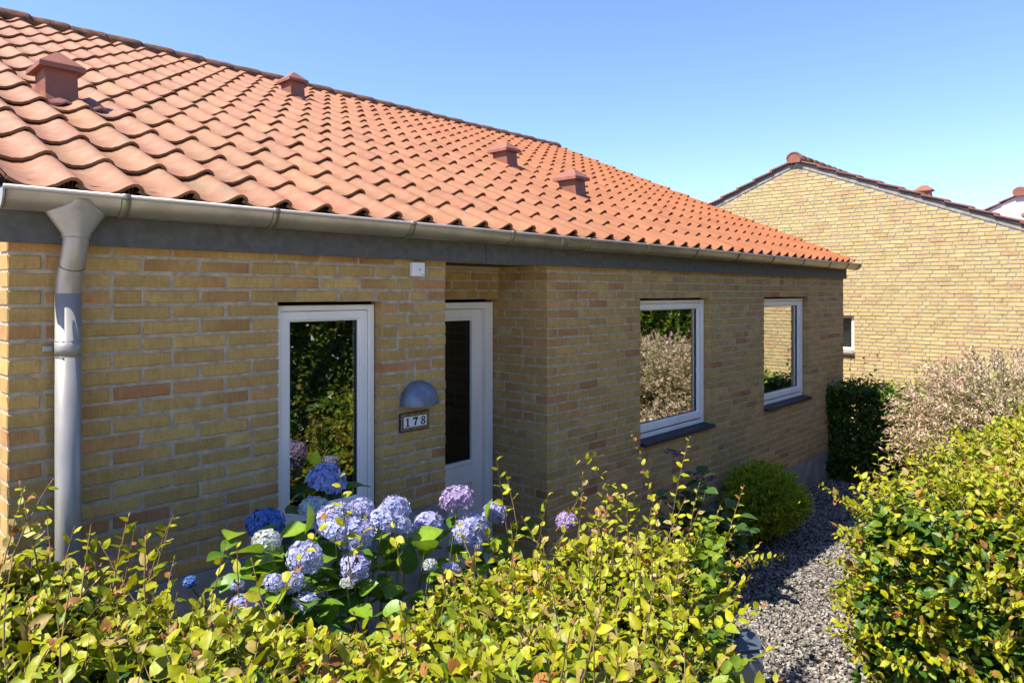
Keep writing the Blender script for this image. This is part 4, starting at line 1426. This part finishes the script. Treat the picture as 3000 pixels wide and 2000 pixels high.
for (u, v_, Y, dx, dy, dz, s_) in ((655, 1178, -0.36, 1, 0.1, -0.25, 0.16), (700, 1225, -0.62, 0.1, -0.1, 1.0, 0.13), (640, 1290, -0.72, -0.9, -0.3, 0.25, 0.17), (600, 1270, -0.7, -0.8, -0.2, 0.3, 0.15),
                                   (730, 1125, -0.34, -1, 0, 0.0, 0.14), (790, 1125, -0.34, 1, 0, 0.05, 0.15), (1120, 1200, -0.7, 0.2, 0, 1, 0.12), (950, 1250, -0.8, 0.9, -0.2, 0.3, 0.15), (980, 1270, -0.84, -0.5, -0.4, 0.6, 0.15)):
    place_leaf(hyd, HL[0 if v_ > 1190 else 2], on_plane_y(u * K, v_ * K, Y), (dx, dy, dz), s_)  # leaves close to the wall take the darker green, shade put into colour

# ------------------------------------------------------------------ foreground hedge
fh = root('beech_hedge', (1.6, -1.5, ground_z(1.6)), 'yellow green beech hedge filling the foreground below the hydrangea', 'hedge')
YB_X = [-0.6, 0.45, 0.8, 1.05, 1.6, 2.3, 3.0, 3.7]
YB_Y = [-0.30, -0.38, -0.60, -0.98, -1.10, -1.02, -1.12, -1.30]
def yb_at(x): return np.interp(x, YB_X, YB_Y)
def ztop_front(x, y):
    z = 1.545 - 0.148 * (x - 0.3)
    z += 0.035 * np.sin(3.1 * x + 1.3 * y) + 0.025 * np.sin(7.7 * x - 5 * y)
    z -= 0.19 * np.exp(-((x - 1.28) / 0.38) ** 2) * np.exp(-((y - yb_at(x)) / 0.75) ** 2)
    b = yb_at(x) - y                       # distance in from the back edge
    z -= 0.16 * np.exp(-(np.maximum(b, 0) / 0.10) ** 2)
    fdist = y - (yb_at(x) - 1.40)
    z -= 0.18 * np.exp(-(np.maximum(fdist, 0) / 0.12) ** 2)
    e = 3.72 + (y + 1.25) * 1.80 - x       # distance from the right end
    z -= 0.45 * np.exp(-(np.maximum(e, 0) / 0.22) ** 2)
    return z
L, T = Leaves(CR_T, CR_F), Twigs()
n = 0
while n < 4900:
    x = rng.uniform(-0.45, 3.75); b = rng.random() ** 1.1
    y = yb_at(x) - 1.40 * b
    if x > 3.72 + (y + 1.25) * 1.80: continue
    z = ztop_front(x, y)
    d = np.array([rng.normal(0.0, 0.65), rng.normal(-0.08, 0.65), 1.0])
    e = 3.72 + (y + 1.25) * 1.80 - x
    if e < 0.3: d[0] += 0.8; d[1] -= 0.2
    if b < 0.1: d[1] += 0.35
    ln = rng.uniform(0.13, 0.26) * (0.75 if 1.0 < x < 1.9 and b < 0.4 else 1)
    low = rng.random() < 0.55
    zz = z - ln * (0.95 if not low else 1.5)
    shoot(L, T, (x, y, zz), d, ln, 0.35 if not low else 0.05, 0.95 if not low else 0.38, leaf=rng.uniform(0.038, 0.066))  # low shoots coloured darker to stand for shade
    n += 1
for _ in range(170):                        # leaders that stand clear of the clipped top
    x = rng.uniform(-0.3, 3.6); y = yb_at(x) - 1.2 * rng.random() ** 1.6 - 0.03
    if 0.9 < x < 1.8 and rng.random() < 0.85: continue
    if x > 3.62 + (y + 1.25) * 1.80: continue
    z = ztop_front(x, y)
    ln = rng.uniform(0.22, 0.40)
    shoot(L, T, (x, y, z - 0.10), (rng.normal(0.05, 0.28), rng.normal(0, 0.28), 1), ln, 0.7, 1.0, leaf=0.047, step=0.034, curve=0.35, bare=0.3, thick=0.0036)
SPR = [  # tall shoots: foot and tip in the 2352-wide view, distance of the foot from the wall
    (1163, 1190, 1150, 1045, -1.10), (1185, 1185, 1172, 1090, -1.10), (1440, 1215, 1375, 1040, -1.18), (1470, 1210, 1400, 1110, -1.2), (1375, 1045, 1318, 1052, -1.18), (1520, 1230, 1497, 975, -1.2), (1540, 1230, 1562, 1000, -1.2),
    (1650, 1290, 1690, 1108, -1.25), (1660, 1330, 1755, 1255, -1.3), (1625, 1240, 1650, 1160, -1.25), (800, 1290, 775, 1085, -0.98), (815, 1280, 838, 1185, -0.98), (920, 1310, 905, 1200, -1.05),
    (345, 1345, 383, 1180, -0.6), (120, 1290, 118, 1190, -0.42), (150, 1290, 175, 1215, -0.42), (265, 1310, 290, 1200, -0.5), (480, 1400, 520, 1250, -0.95), (550, 1360, 545, 1245, -0.92), (640, 1380, 770, 1160, -1.0),
    (1240, 1220, 1250, 1130, -1.1), (1330, 1220, 1345, 1090, -1.12), (1290, 1200, 1340, 1130, -1.12), (1420, 1250, 1420, 1120, -1.2), (1580, 1260, 1600, 1110, -1.22), (1680, 1390, 1760, 1330, -1.35), (1700, 1300, 1772, 1268, -1.3)]
for (u0, v0, u1, v1, Y) in SPR:
    p0, p1 = np.array(on_plane_y(u0 * K, v0 * K, Y)), np.array(on_plane_y(u1 * K, v1 * K, Y + rng.normal(0, 0.02)))
    dv = p1 - p0
    shoot(L, T, p0 - dv * 0.25, dv, np.linalg.norm(dv) * 1.25, 0.72, 1.0, leaf=0.043, step=0.036, curve=0.12, bare=0.2, thick=0.0030)
# inner leaves and lower growth
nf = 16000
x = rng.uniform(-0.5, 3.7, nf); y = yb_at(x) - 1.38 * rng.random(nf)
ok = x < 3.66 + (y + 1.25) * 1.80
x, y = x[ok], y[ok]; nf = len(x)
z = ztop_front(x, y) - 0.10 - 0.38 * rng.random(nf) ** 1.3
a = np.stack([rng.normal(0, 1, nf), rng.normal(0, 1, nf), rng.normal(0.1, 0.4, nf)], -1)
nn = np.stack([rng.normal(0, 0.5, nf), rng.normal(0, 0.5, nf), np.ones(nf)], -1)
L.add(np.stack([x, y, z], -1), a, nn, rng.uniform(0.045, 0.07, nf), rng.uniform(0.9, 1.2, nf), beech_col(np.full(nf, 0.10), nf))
# end face towards the path
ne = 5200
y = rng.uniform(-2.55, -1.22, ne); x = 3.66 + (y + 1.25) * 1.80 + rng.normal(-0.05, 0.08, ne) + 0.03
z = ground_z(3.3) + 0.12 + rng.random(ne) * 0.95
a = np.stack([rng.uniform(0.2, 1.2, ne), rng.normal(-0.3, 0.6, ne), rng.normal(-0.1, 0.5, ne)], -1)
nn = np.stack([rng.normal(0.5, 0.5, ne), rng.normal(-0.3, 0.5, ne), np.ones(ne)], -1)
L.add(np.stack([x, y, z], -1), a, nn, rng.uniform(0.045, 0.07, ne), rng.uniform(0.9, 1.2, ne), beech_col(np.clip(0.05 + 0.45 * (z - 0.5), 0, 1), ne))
for _ in range(90):
    y = rng.uniform(-2.3, -1.25); x = 3.62 + (y + 1.25) * 1.80
    z = rng.uniform(0.45, 1.05)
    shoot(L, T, (x - 0.08, y, z), (1.0, rng.normal(-0.2, 0.4), rng.uniform(0.0, 0.8)), rng.uniform(0.15, 0.34), 0.45, 0.9, leaf=0.052)
for _ in range(60):                          # stems down to the soil
    x = rng.uniform(-0.4, 3.0); y = yb_at(x) - rng.uniform(0.25, 0.9)
    if x > 3.2 + (y + 1.25) * 1.80: continue
    T.add(np.array([(x, y, ground_z(x) - 0.05), (x + rng.normal(0, 0.05), y + rng.normal(0, 0.05), 0.9), (x + rng.normal(0, 0.1), y + rng.normal(0, 0.1), 1.3 - 0.1 * x)]), 0.013, 0.006)
L.emit(fh, MAT['leaf'])
T.emit(fh, MAT['twig'])

# ------------------------------------------------------------------ hedge on the right of the path
rh = root('beech_hedge', (6.0, -2.7, 0), 'dense green beech hedge with yellow tips right of the gravel path', 'hedge')
L, T = Leaves(CR_T, CR_F), Twigs()
X0, X1, Y0, Y1 = 4.22, 8.3, -3.6, -1.93
def ztop_right(x, y):
    z = 1.262 - 0.008 * (x - 4) + 0.035 * np.sin(2.9 * x + 2 * y) + 0.02 * np.sin(8 * x + 6 * y)
    z -= 0.30 * np.exp(-(np.maximum(Y1 - y, 0) / 0.16) ** 2)
    z -= 0.30 * np.exp(-(np.maximum(x - X0, 0) / 0.18) ** 2)
    return z
for _ in range(2100):
    x = X0 + (X1 - X0) * rng.random() ** 1.2; y = Y1 - 1.5 * rng.random() ** 1.2
    z = ztop_right(x, y)
    ln = rng.uniform(0.14, 0.28)
    d = np.array([rng.normal(0, 0.4), rng.normal(0.05, 0.4), 1.0])
    if Y1 - y < 0.2: d[1] += 0.7
    if x - X0 < 0.2: d[0] -= 0.5
    shoot(L, T, (x, y, z - ln * rng.uniform(0.5, 1.0)), d, ln, 0.45, 0.98, leaf=rng.uniform(0.046, 0.060))
def wavy(a, z): return 0.05 * np.sin(5 * a + 3 * z) + 0.04 * np.sin(11 * a - 7 * z)
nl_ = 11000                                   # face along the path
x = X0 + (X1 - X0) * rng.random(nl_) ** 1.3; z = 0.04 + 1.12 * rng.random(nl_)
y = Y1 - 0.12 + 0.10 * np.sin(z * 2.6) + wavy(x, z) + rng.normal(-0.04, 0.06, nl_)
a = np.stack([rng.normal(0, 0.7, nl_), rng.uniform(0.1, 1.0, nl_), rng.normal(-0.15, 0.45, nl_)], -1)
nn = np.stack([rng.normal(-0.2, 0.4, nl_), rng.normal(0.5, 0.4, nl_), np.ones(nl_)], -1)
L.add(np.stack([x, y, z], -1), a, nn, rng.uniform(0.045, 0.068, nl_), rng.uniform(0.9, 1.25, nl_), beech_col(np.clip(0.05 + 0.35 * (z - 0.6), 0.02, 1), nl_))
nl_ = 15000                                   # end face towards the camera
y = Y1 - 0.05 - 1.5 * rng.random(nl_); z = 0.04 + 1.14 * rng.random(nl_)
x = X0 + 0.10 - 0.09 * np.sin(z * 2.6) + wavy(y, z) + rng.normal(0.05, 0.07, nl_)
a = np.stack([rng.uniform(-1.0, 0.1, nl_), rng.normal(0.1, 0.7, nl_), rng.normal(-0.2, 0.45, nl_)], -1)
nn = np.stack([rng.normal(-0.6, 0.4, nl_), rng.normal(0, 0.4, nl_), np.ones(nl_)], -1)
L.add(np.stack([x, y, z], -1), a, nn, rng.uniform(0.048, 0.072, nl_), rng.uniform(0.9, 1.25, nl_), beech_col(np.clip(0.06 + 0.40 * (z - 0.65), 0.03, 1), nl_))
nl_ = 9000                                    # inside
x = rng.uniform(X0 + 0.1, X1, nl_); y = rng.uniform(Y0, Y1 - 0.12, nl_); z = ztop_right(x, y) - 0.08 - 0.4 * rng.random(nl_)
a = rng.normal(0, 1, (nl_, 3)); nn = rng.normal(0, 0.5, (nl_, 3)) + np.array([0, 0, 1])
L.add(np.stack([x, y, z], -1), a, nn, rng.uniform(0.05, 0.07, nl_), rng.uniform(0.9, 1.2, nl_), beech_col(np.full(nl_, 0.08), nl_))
for _ in range(60):                          # leaders on the shoulders
    x, y = (X0 + rng.random() * 3, Y1 - rng.uniform(0.0, 0.25)) if rng.random() < 0.6 else (X0 + rng.uniform(0, 0.25), Y1 - rng.random())
    shoot(L, T, (x, y, 1.0), (rng.normal(-0.35, 0.35), rng.normal(0.35, 0.35), 1), rng.uniform(0.22, 0.42), 0.6, 1.0, leaf=0.05, step=0.03, bare=0.15)
for _ in range(400):                          # side shoots
    if rng.random() < 0.5:
        x, y = X0 + rng.random() * 2.4, Y1 - 0.06; d = (rng.normal(-0.2, 0.4), 1.0, rng.uniform(-0.1, 0.7))
    else:
        x, y = X0 + 0.06, Y1 - rng.random() * 0.9; d = (-1.0, rng.normal(0.2, 0.4), rng.uniform(-0.1, 0.7))
    z = rng.uniform(0.25, 1.05)
    shoot(L, T, (x, y, z), d, rng.uniform(0.12, 0.34), 0.40 + 0.25 * z, 0.95, leaf=0.052)
for (u0, v0, u1, v1, Y) in ((2000, 1190, 1890, 1118, -1.7), (2010, 1200, 1935, 1125, -1.7), (2030, 1130, 2010, 1040, -1.8), (1990, 1330, 1895, 1350, -1.75), (2060, 1500, 1945, 1475, -1.95), (1980, 1330, 1920, 1290, -1.75), (2040, 1440, 1930, 1410, -1.9)):
    p0, p1 = np.array(on_plane_y(u0 * K, v0 * K, Y)), np.array(on_plane_y(u1 * K, v1 * K, Y + 0.05))
    shoot(L, T, p0, p1 - p0, np.linalg.norm(p1 - p0), 0.7, 0.95, leaf=0.052, step=0.03, curve=0.1, thick=0.003)
for _ in range(60):
    x = rng.uniform(X0 + 0.2, X1); y = rng.uniform(-3.2, -2.2)
    T.add(np.array([(x, y, -0.05), (x + rng.normal(0, 0.06), y + rng.normal(0, 0.06), 0.6), (x + rng.normal(0, 0.1), y + rng.normal(0, 0.1), 1.1)]), 0.014, 0.006)
L.emit(rh, MAT['leaf'])
T.emit(rh, MAT['twig'])

# ------------------------------------------------------------------ shaded hedge at the far corner
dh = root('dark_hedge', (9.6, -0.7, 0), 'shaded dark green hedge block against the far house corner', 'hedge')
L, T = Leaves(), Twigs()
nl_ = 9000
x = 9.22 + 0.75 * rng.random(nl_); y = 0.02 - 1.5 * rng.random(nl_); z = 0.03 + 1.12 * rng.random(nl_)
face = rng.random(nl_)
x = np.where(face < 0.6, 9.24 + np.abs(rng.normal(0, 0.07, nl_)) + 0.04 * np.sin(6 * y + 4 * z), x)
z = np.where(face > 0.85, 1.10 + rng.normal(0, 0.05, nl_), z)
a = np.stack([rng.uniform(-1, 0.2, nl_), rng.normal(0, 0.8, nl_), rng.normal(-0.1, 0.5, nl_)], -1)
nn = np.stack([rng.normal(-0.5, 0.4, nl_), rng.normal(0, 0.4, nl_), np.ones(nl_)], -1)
L.add(np.stack([x, y, z], -1), a, nn, rng.uniform(0.05, 0.075, nl_), rng.uniform(0.9, 1.25, nl_), beech_col(np.full(nl_, 0.12), nl_) * 0.8)  # leaves darkened further, the shade of the corner put into their colour
for _ in range(120):
    x, y = rng.uniform(9.25, 9.9), rng.uniform(-1.3, 0.0)
    shoot(L, T, (x, y, 1.02), (rng.normal(0, 0.35), rng.normal(0, 0.35), 1), rng.uniform(0.12, 0.30), 0.2, 0.45, leaf=0.055, step=0.035)
for _ in range(8):
    x, y = rng.uniform(9.4, 9.8), rng.uniform(-1.2, -0.1)
    shoot(L, T, (x, y, 1.05), (rng.normal(0, 0.2), rng.normal(-0.1, 0.25), 1), rng.uniform(0.35, 0.55), 0.25, 0.7, leaf=0.055, step=0.06, bare=0.3)
for _ in range(14):
    x, y = rng.uniform(9.4, 9.8), rng.uniform(-1.2, -0.1)
    T.add(np.array([(x, y, -0.03), (x, y, 0.6), (x, y, 1.05)]), 0.015, 0.006)
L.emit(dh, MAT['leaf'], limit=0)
T.emit(dh, MAT['twig'])

# ------------------------------------------------------------------ dappled willow
dw = root('dappled_willow', (9.1, -2.0, 0), 'pink and cream flecked willow shrub behind the right hedge', 'shrub')
L, T = Leaves(NARROW_T, NARROW_F), Twigs()
PNK = A((0.74, 0.50, 0.42)); CRM = A((0.74, 0.66, 0.44)); WGR = A((0.27, 0.31, 0.075)); ROS = A((0.56, 0.29, 0.26))
ctr = np.array([9.1, -2.0, 0.72])
for i in range(1700):
    d = norm(np.array([rng.normal(0, 1), rng.normal(0, 1), rng.uniform(-0.35, 1.4)]))
    rad = np.array([1.22, 1.22, 0.98])
    tip = ctr + d * rad * rng.uniform(0.80, 1.10)
    tip[2] += rng.uniform(-0.05, 0.10)
    b = ctr + d * rad * rng.uniform(0.30, 0.55)
    mid = (b + tip) / 2 + np.array([0, 0, 0.05])
    pts = np.array([b, mid, tip])
    T.add(pts, 0.0016, 0.0008)
    ln = np.linalg.norm(tip - b)
    m = int(ln / 0.016)
    t = rng.random(m) ** 0.8
    q = np.where((t < 0.5)[:, None], b + (mid - b) * (2 * t)[:, None], mid + (tip - mid) * (2 * t - 1)[:, None])
    a = norm(tip - b)[None] * 0.7 + rng.normal(0, 0.6, (m, 3))
    nn = rng.normal(0, 0.6, (m, 3)) + np.array([0, 0, 1])
    r = rng.random(m)
    c = np.where((r < 0.42 * t + 0.03)[:, None], PNK, np.where((r < 0.75)[:, None], CRM, WGR))
    c = np.where(((t > 0.9) & (rng.random(m) < 0.35))[:, None], ROS, c)
    c = np.where(((t < 0.45) & (rng.random(m) < 0.65))[:, None], WGR, c) * rng.uniform(0.7, 1.15, (m, 1))
    L.add(q, a, nn, rng.uniform(0.036, 0.062, m), rng.uniform(1.0, 1.5, m), c)
for i in range(12):
    a = rng.uniform(0, 6.28)
    T.add(np.array([(9.1 + 0.05 * math.cos(a), -2.0 + 0.05 * math.sin(a), -0.03), (9.1 + 0.3 * math.cos(a), -2 + 0.3 * math.sin(a), 0.5), (9.1 + 0.6 * math.cos(a), -2 + 0.6 * math.sin(a), 0.9)]), 0.015, 0.005)
L.emit(dw, MAT['willow'], limit=0)
T.emit(dw, MAT['twig'])

# ------------------------------------------------------------------ round conifer by the wall
cs = root('conifer_shrub', (6.5, -0.36, 0), 'low rounded conifer shrub at the wall below the far window', 'shrub')
L, T = Leaves(NARROW_T, NARROW_F), Twigs()
ctr = np.array([6.5, -0.36, 0.33])
clumps = [(norm(np.array([rng.normal(0, 1), rng.normal(0, 1), rng.uniform(-0.7, 1.5)])), rng.uniform(0.72, 1.16)) for _ in range(85)]
for i in range(2300):
    d, cr = clumps[i % 85]
    d = norm(d + rng.normal(0, 0.16, 3))
    if i % 3 == 0:
        d, cr = norm(np.array([rng.normal(0, 1), rng.normal(0, 1), rng.uniform(-0.7, 1.5)])), 0.86
    rad = np.array([0.45, 0.34, 0.31]) * cr
    tip = ctr + d * rad * rng.uniform(0.85, 1.10) + np.array([0, 0, 0.05])
    tip[1] = min(tip[1], -0.03)
    b = ctr + d * rad * 0.45
    b[1] = min(b[1], -0.03)
    m = 44
    t = rng.random(m) ** 0.6
    q = b + (tip - b) * t[:, None]
    a = norm(tip - b)[None] + rng.normal(0, 0.55, (m, 3)) + np.array([0, 0, 0.4])
    c = np.where((t > 0.55)[:, None], A((0.30, 0.36, 0.022)), A((0.085, 0.15, 0.015))) * rng.uniform(0.7, 1.25, (m, 1))
    L.add(q, a, rng.normal(0, 1, (m, 3)), rng.uniform(0.026, 0.048, m), rng.uniform(1.0, 1.7, m), c)
    T.add(np.array([b, (b + tip) / 2, tip]), 0.002, 0.001)
for i in range(9):
    a = i * 0.7
    T.add(np.array([(6.5, -0.36, -0.02), (6.5 + 0.12 * math.cos(a), -0.36 + 0.12 * math.sin(a), 0.12), (6.5 + 0.25 * math.cos(a), -0.36 + 0.22 * math.sin(a), 0.32)]), 0.012, 0.005)
L.emit(cs, MAT['needle'], limit=0)
T.emit(cs, MAT['twig'])

# ------------------------------------------------------------------ lacecap hydrangeas under the wider windows
DL = [big_leaf_mesh('large_leaf', 40 + s_, c) for s_, c in enumerate((A((0.045, 0.10, 0.02)), A((0.06, 0.13, 0.022)), A((0.035, 0.085, 0.018))))]
def lace_mesh(seed, cols):
    r_ = np.random.default_rng(seed)
    V, Fc, Cc = [], [], []
    for k in range(130):
        a, rr = r_.uniform(0, 6.28), math.sqrt(r_.random())
        c0 = np.array([rr * math.cos(a), rr * math.sin(a), 0.42 * (1 - rr * rr) + r_.normal(0, 0.06)])
        nn = norm(np.array([0.4 * c0[0], 0.4 * c0[1], 1]) + r_.normal(0, 0.3, 3))
        e1 = norm(np.cross(nn, r_.normal(0, 1, 3))); e2 = np.cross(nn, e1)
        base = cols[r_.integers(len(cols))] * r_.uniform(0.7, 1.2)
        sz = r_.uniform(0.05, 0.10) if rr < 0.8 else r_.uniform(0.12, 0.2)
        b = len(V)
        V += [c0 + e1 * sz, c0 + e2 * sz, c0 - e1 * sz, c0 - e2 * sz]
        Cc += [(*base, 1)] * 4
        Fc.append((b, b + 1, b + 2, b + 3))
    me = raw_mesh('flower_head', V, Fc, Cc)
    me.materials.append(MAT['petal'])
    return me
LM = [lace_mesh(1, [A((0.16, 0.06, 0.16)), A((0.22, 0.10, 0.20)), A((0.12, 0.06, 0.10))]), lace_mesh(2, [A((0.55, 0.20, 0.20)), A((0.6, 0.45, 0.2)), A((0.45, 0.30, 0.14))])]
def lacecap(name, x, y, h, sp, n, lab, heads):
    r_ = root(name, (x, y, 0), lab, 'hydrangea')
    tw = Twigs()
    for k in range(max(6, n // 9)):
        a = rng.uniform(0, 6.28)
        t_ = np.array([x + sp * 0.8 * math.cos(a) * rng.random(), min(y + sp * 0.8 * math.sin(a) * rng.random(), -0.05), h * rng.uniform(0.6, 0.95)])
        b = np.array([x + rng.normal(0, 0.05), y + rng.normal(0, 0.05), -0.02])
        tw.add(np.array([b, (b + t_) / 2, t_]), 0.006, 0.003)
        for q in range(9):
            f_ = 0.35 + 0.65 * q / 8
            p = b + (t_ - b) * f_
            aa = q * 1.57 + a + rng.normal(0, 0.3)
            place_leaf(r_, DL[(k + q) % 3], p, (math.cos(aa), math.sin(aa), rng.uniform(-0.25, 0.35)), rng.uniform(0.09, 0.15))
    for (u, v_, Y, rad, mi) in heads:
        p = on_plane_y(u * K, v_ * K, Y)
        o = link('flower_head', LM[mi], None)
        o.parent = r_
        o.location = Vector(p) - Vector(r_.location)
        o.scale = (rad, rad, rad)
        o.rotation_euler = (rng.normal(0.15, 0.1), rng.normal(0, 0.1), rng.uniform(0, 6))
        tw.add(np.array([(x, y, 0.2), (np.array([x, y, 0.3]) + np.array(p)) / 2, np.array(p)]), 0.005, 0.003)
    tw.emit(r_, MAT['stem'], 'stems')
lacecap('lacecap_hydrangea', 4.78, -0.45, 1.10, 0.36, 110, 'tall dark leaved lacecap hydrangea below the window that mirrors the shrub', [(1545, 1040, -0.42, 0.07, 0)])
lacecap('lacecap_hydrangea', 5.08, -0.62, 0.80, 0.34, 80, 'lower lacecap hydrangea with purple head left of the conifer', [(1617, 1092, -0.5, 0.075, 0), (1712, 1222, -0.62, 0.06, 1)])

# ------------------------------------------------------------------ tall hedge behind the camera, mirrored in the windows
th = root('tall_beech_hedge', (7.0, -5.6, 0), 'tall green hedge mirrored in the upper part of the panes', 'hedge')
L, T = Leaves(), Twigs()
nl_ = 52000
x = 2.2 + 18 * rng.random(nl_); z = 0.1 + 4.2 * rng.random(nl_)
y = -5.0 + 0.10 * np.sin(4 * x + 2 * z) + 0.10 * np.sin(9 * x - 5 * z) - np.abs(rng.normal(0, 0.12, nl_)) - 0.05 * (x - 2)
a = np.stack([rng.normal(0, 0.8, nl_), rng.uniform(0.0, 1.0, nl_), rng.normal(-0.1, 0.5, nl_)], -1)
nn = np.stack([rng.normal(0, 0.4, nl_), rng.normal(0.5, 0.4, nl_), np.ones(nl_)], -1)
L.add(np.stack([x, y, z], -1), a, nn, rng.uniform(0.06, 0.09, nl_), rng.uniform(0.9, 1.25, nl_), beech_col(np.full(nl_, 0.30), nl_))
nl_ = 52000
x = 2.2 + 18 * rng.random(nl_); z = 0.1 + 4.1 * rng.random(nl_)
y = -5.30 - 0.25 * rng.random(nl_) - 0.05 * (x - 2)
a = rng.normal(0, 1, (nl_, 3)); nn = rng.normal(0, 0.4, (nl_, 3)) + A((0, 1.0, 0.3))
L.add(np.stack([x, y, z], -1), a, nn, rng.uniform(0.10, 0.15, nl_), rng.uniform(1.1, 1.4, nl_), beech_col(np.full(nl_, 0.05), nl_))
for _ in range(30):
    x = rng.uniform(2.3, 20)
    T.add(np.array([(x, -5.35 - 0.05 * (x - 2), -0.05), (x, -5.35 - 0.05 * (x - 2), 1.5), (x + 0.1, -5.35 - 0.05 * (x - 2), 3.0)]), 0.03, 0.012)
L.emit(th, MAT['leaf'], limit=0)
T.emit(th, MAT['twig'])

# ------------------------------------------------------------------ letter box at the end of the hedge
mx, my, mz = 2.66, -1.80, 0.88
lb = root('letter_box', (mx, my, 0.1), 'slate grey metal letter box half hidden by the hedge end', 'letter box')
ang = math.radians(-38)
def lrot(p):
    x, y, z = p
    return (mx + x * math.cos(ang) - y * math.sin(ang), my + x * math.sin(ang) + y * math.cos(ang), z)
prof = [(-0.11, mz - 0.36), (0.11, mz - 0.36), (0.11, mz - 0.02)] + [(0.11 * math.cos(math.radians(q)), mz - 0.02 + 0.075 * math.sin(math.radians(q))) for q in range(15, 180, 15)] + [(-0.11, mz - 0.02)]
def lprism(poly, a0, a1, name, mat, smooth=False):
    n_ = len(poly)
    v = [lrot((a0, p, q)) for p, q in poly] + [lrot((a1, p, q)) for p, q in poly]
    f = [tuple(range(n_ - 1, -1, -1)), tuple(range(n_, 2 * n_))] + [(i, (i + 1) % n_, n_ + (i + 1) % n_, n_ + i) for i in range(n_)]
    return MB().add(v, f).build(name, mat, lb, smooth=smooth)
lprism(prof, -0.19, 0.19, 'box', MAT['slate'])
lid = [(0.125, mz - 0.075)] + [(0.125 * math.cos(math.radians(q)), mz - 0.015 + 0.085 * math.sin(math.radians(q))) for q in range(0, 136, 15)]
lid2 = lid + [(0.118 * math.cos(math.radians(q)), mz - 0.017 + 0.079 * math.sin(math.radians(q))) for q in range(135, -1, -15)] + [(0.118, mz - 0.075)]
lprism(lid2, -0.205, 0.205, 'lid', MAT['slate'])
lprism([(0.112, mz - 0.125), (0.118, mz - 0.125), (0.118, mz - 0.105), (0.112, mz - 0.105)], -0.12, 0.12, 'slot', MAT['gasket'])
MB().tube([lrot((0, 0, 0)), lrot((0, 0, mz - 0.36))], 0.03, 12).build('post', MAT['slate'], lb)

for o in sc.objects:
    if o.type == 'MESH' and o.name.split('.')[0] in ('wall', 'flashing'):
        fix_normals(o)
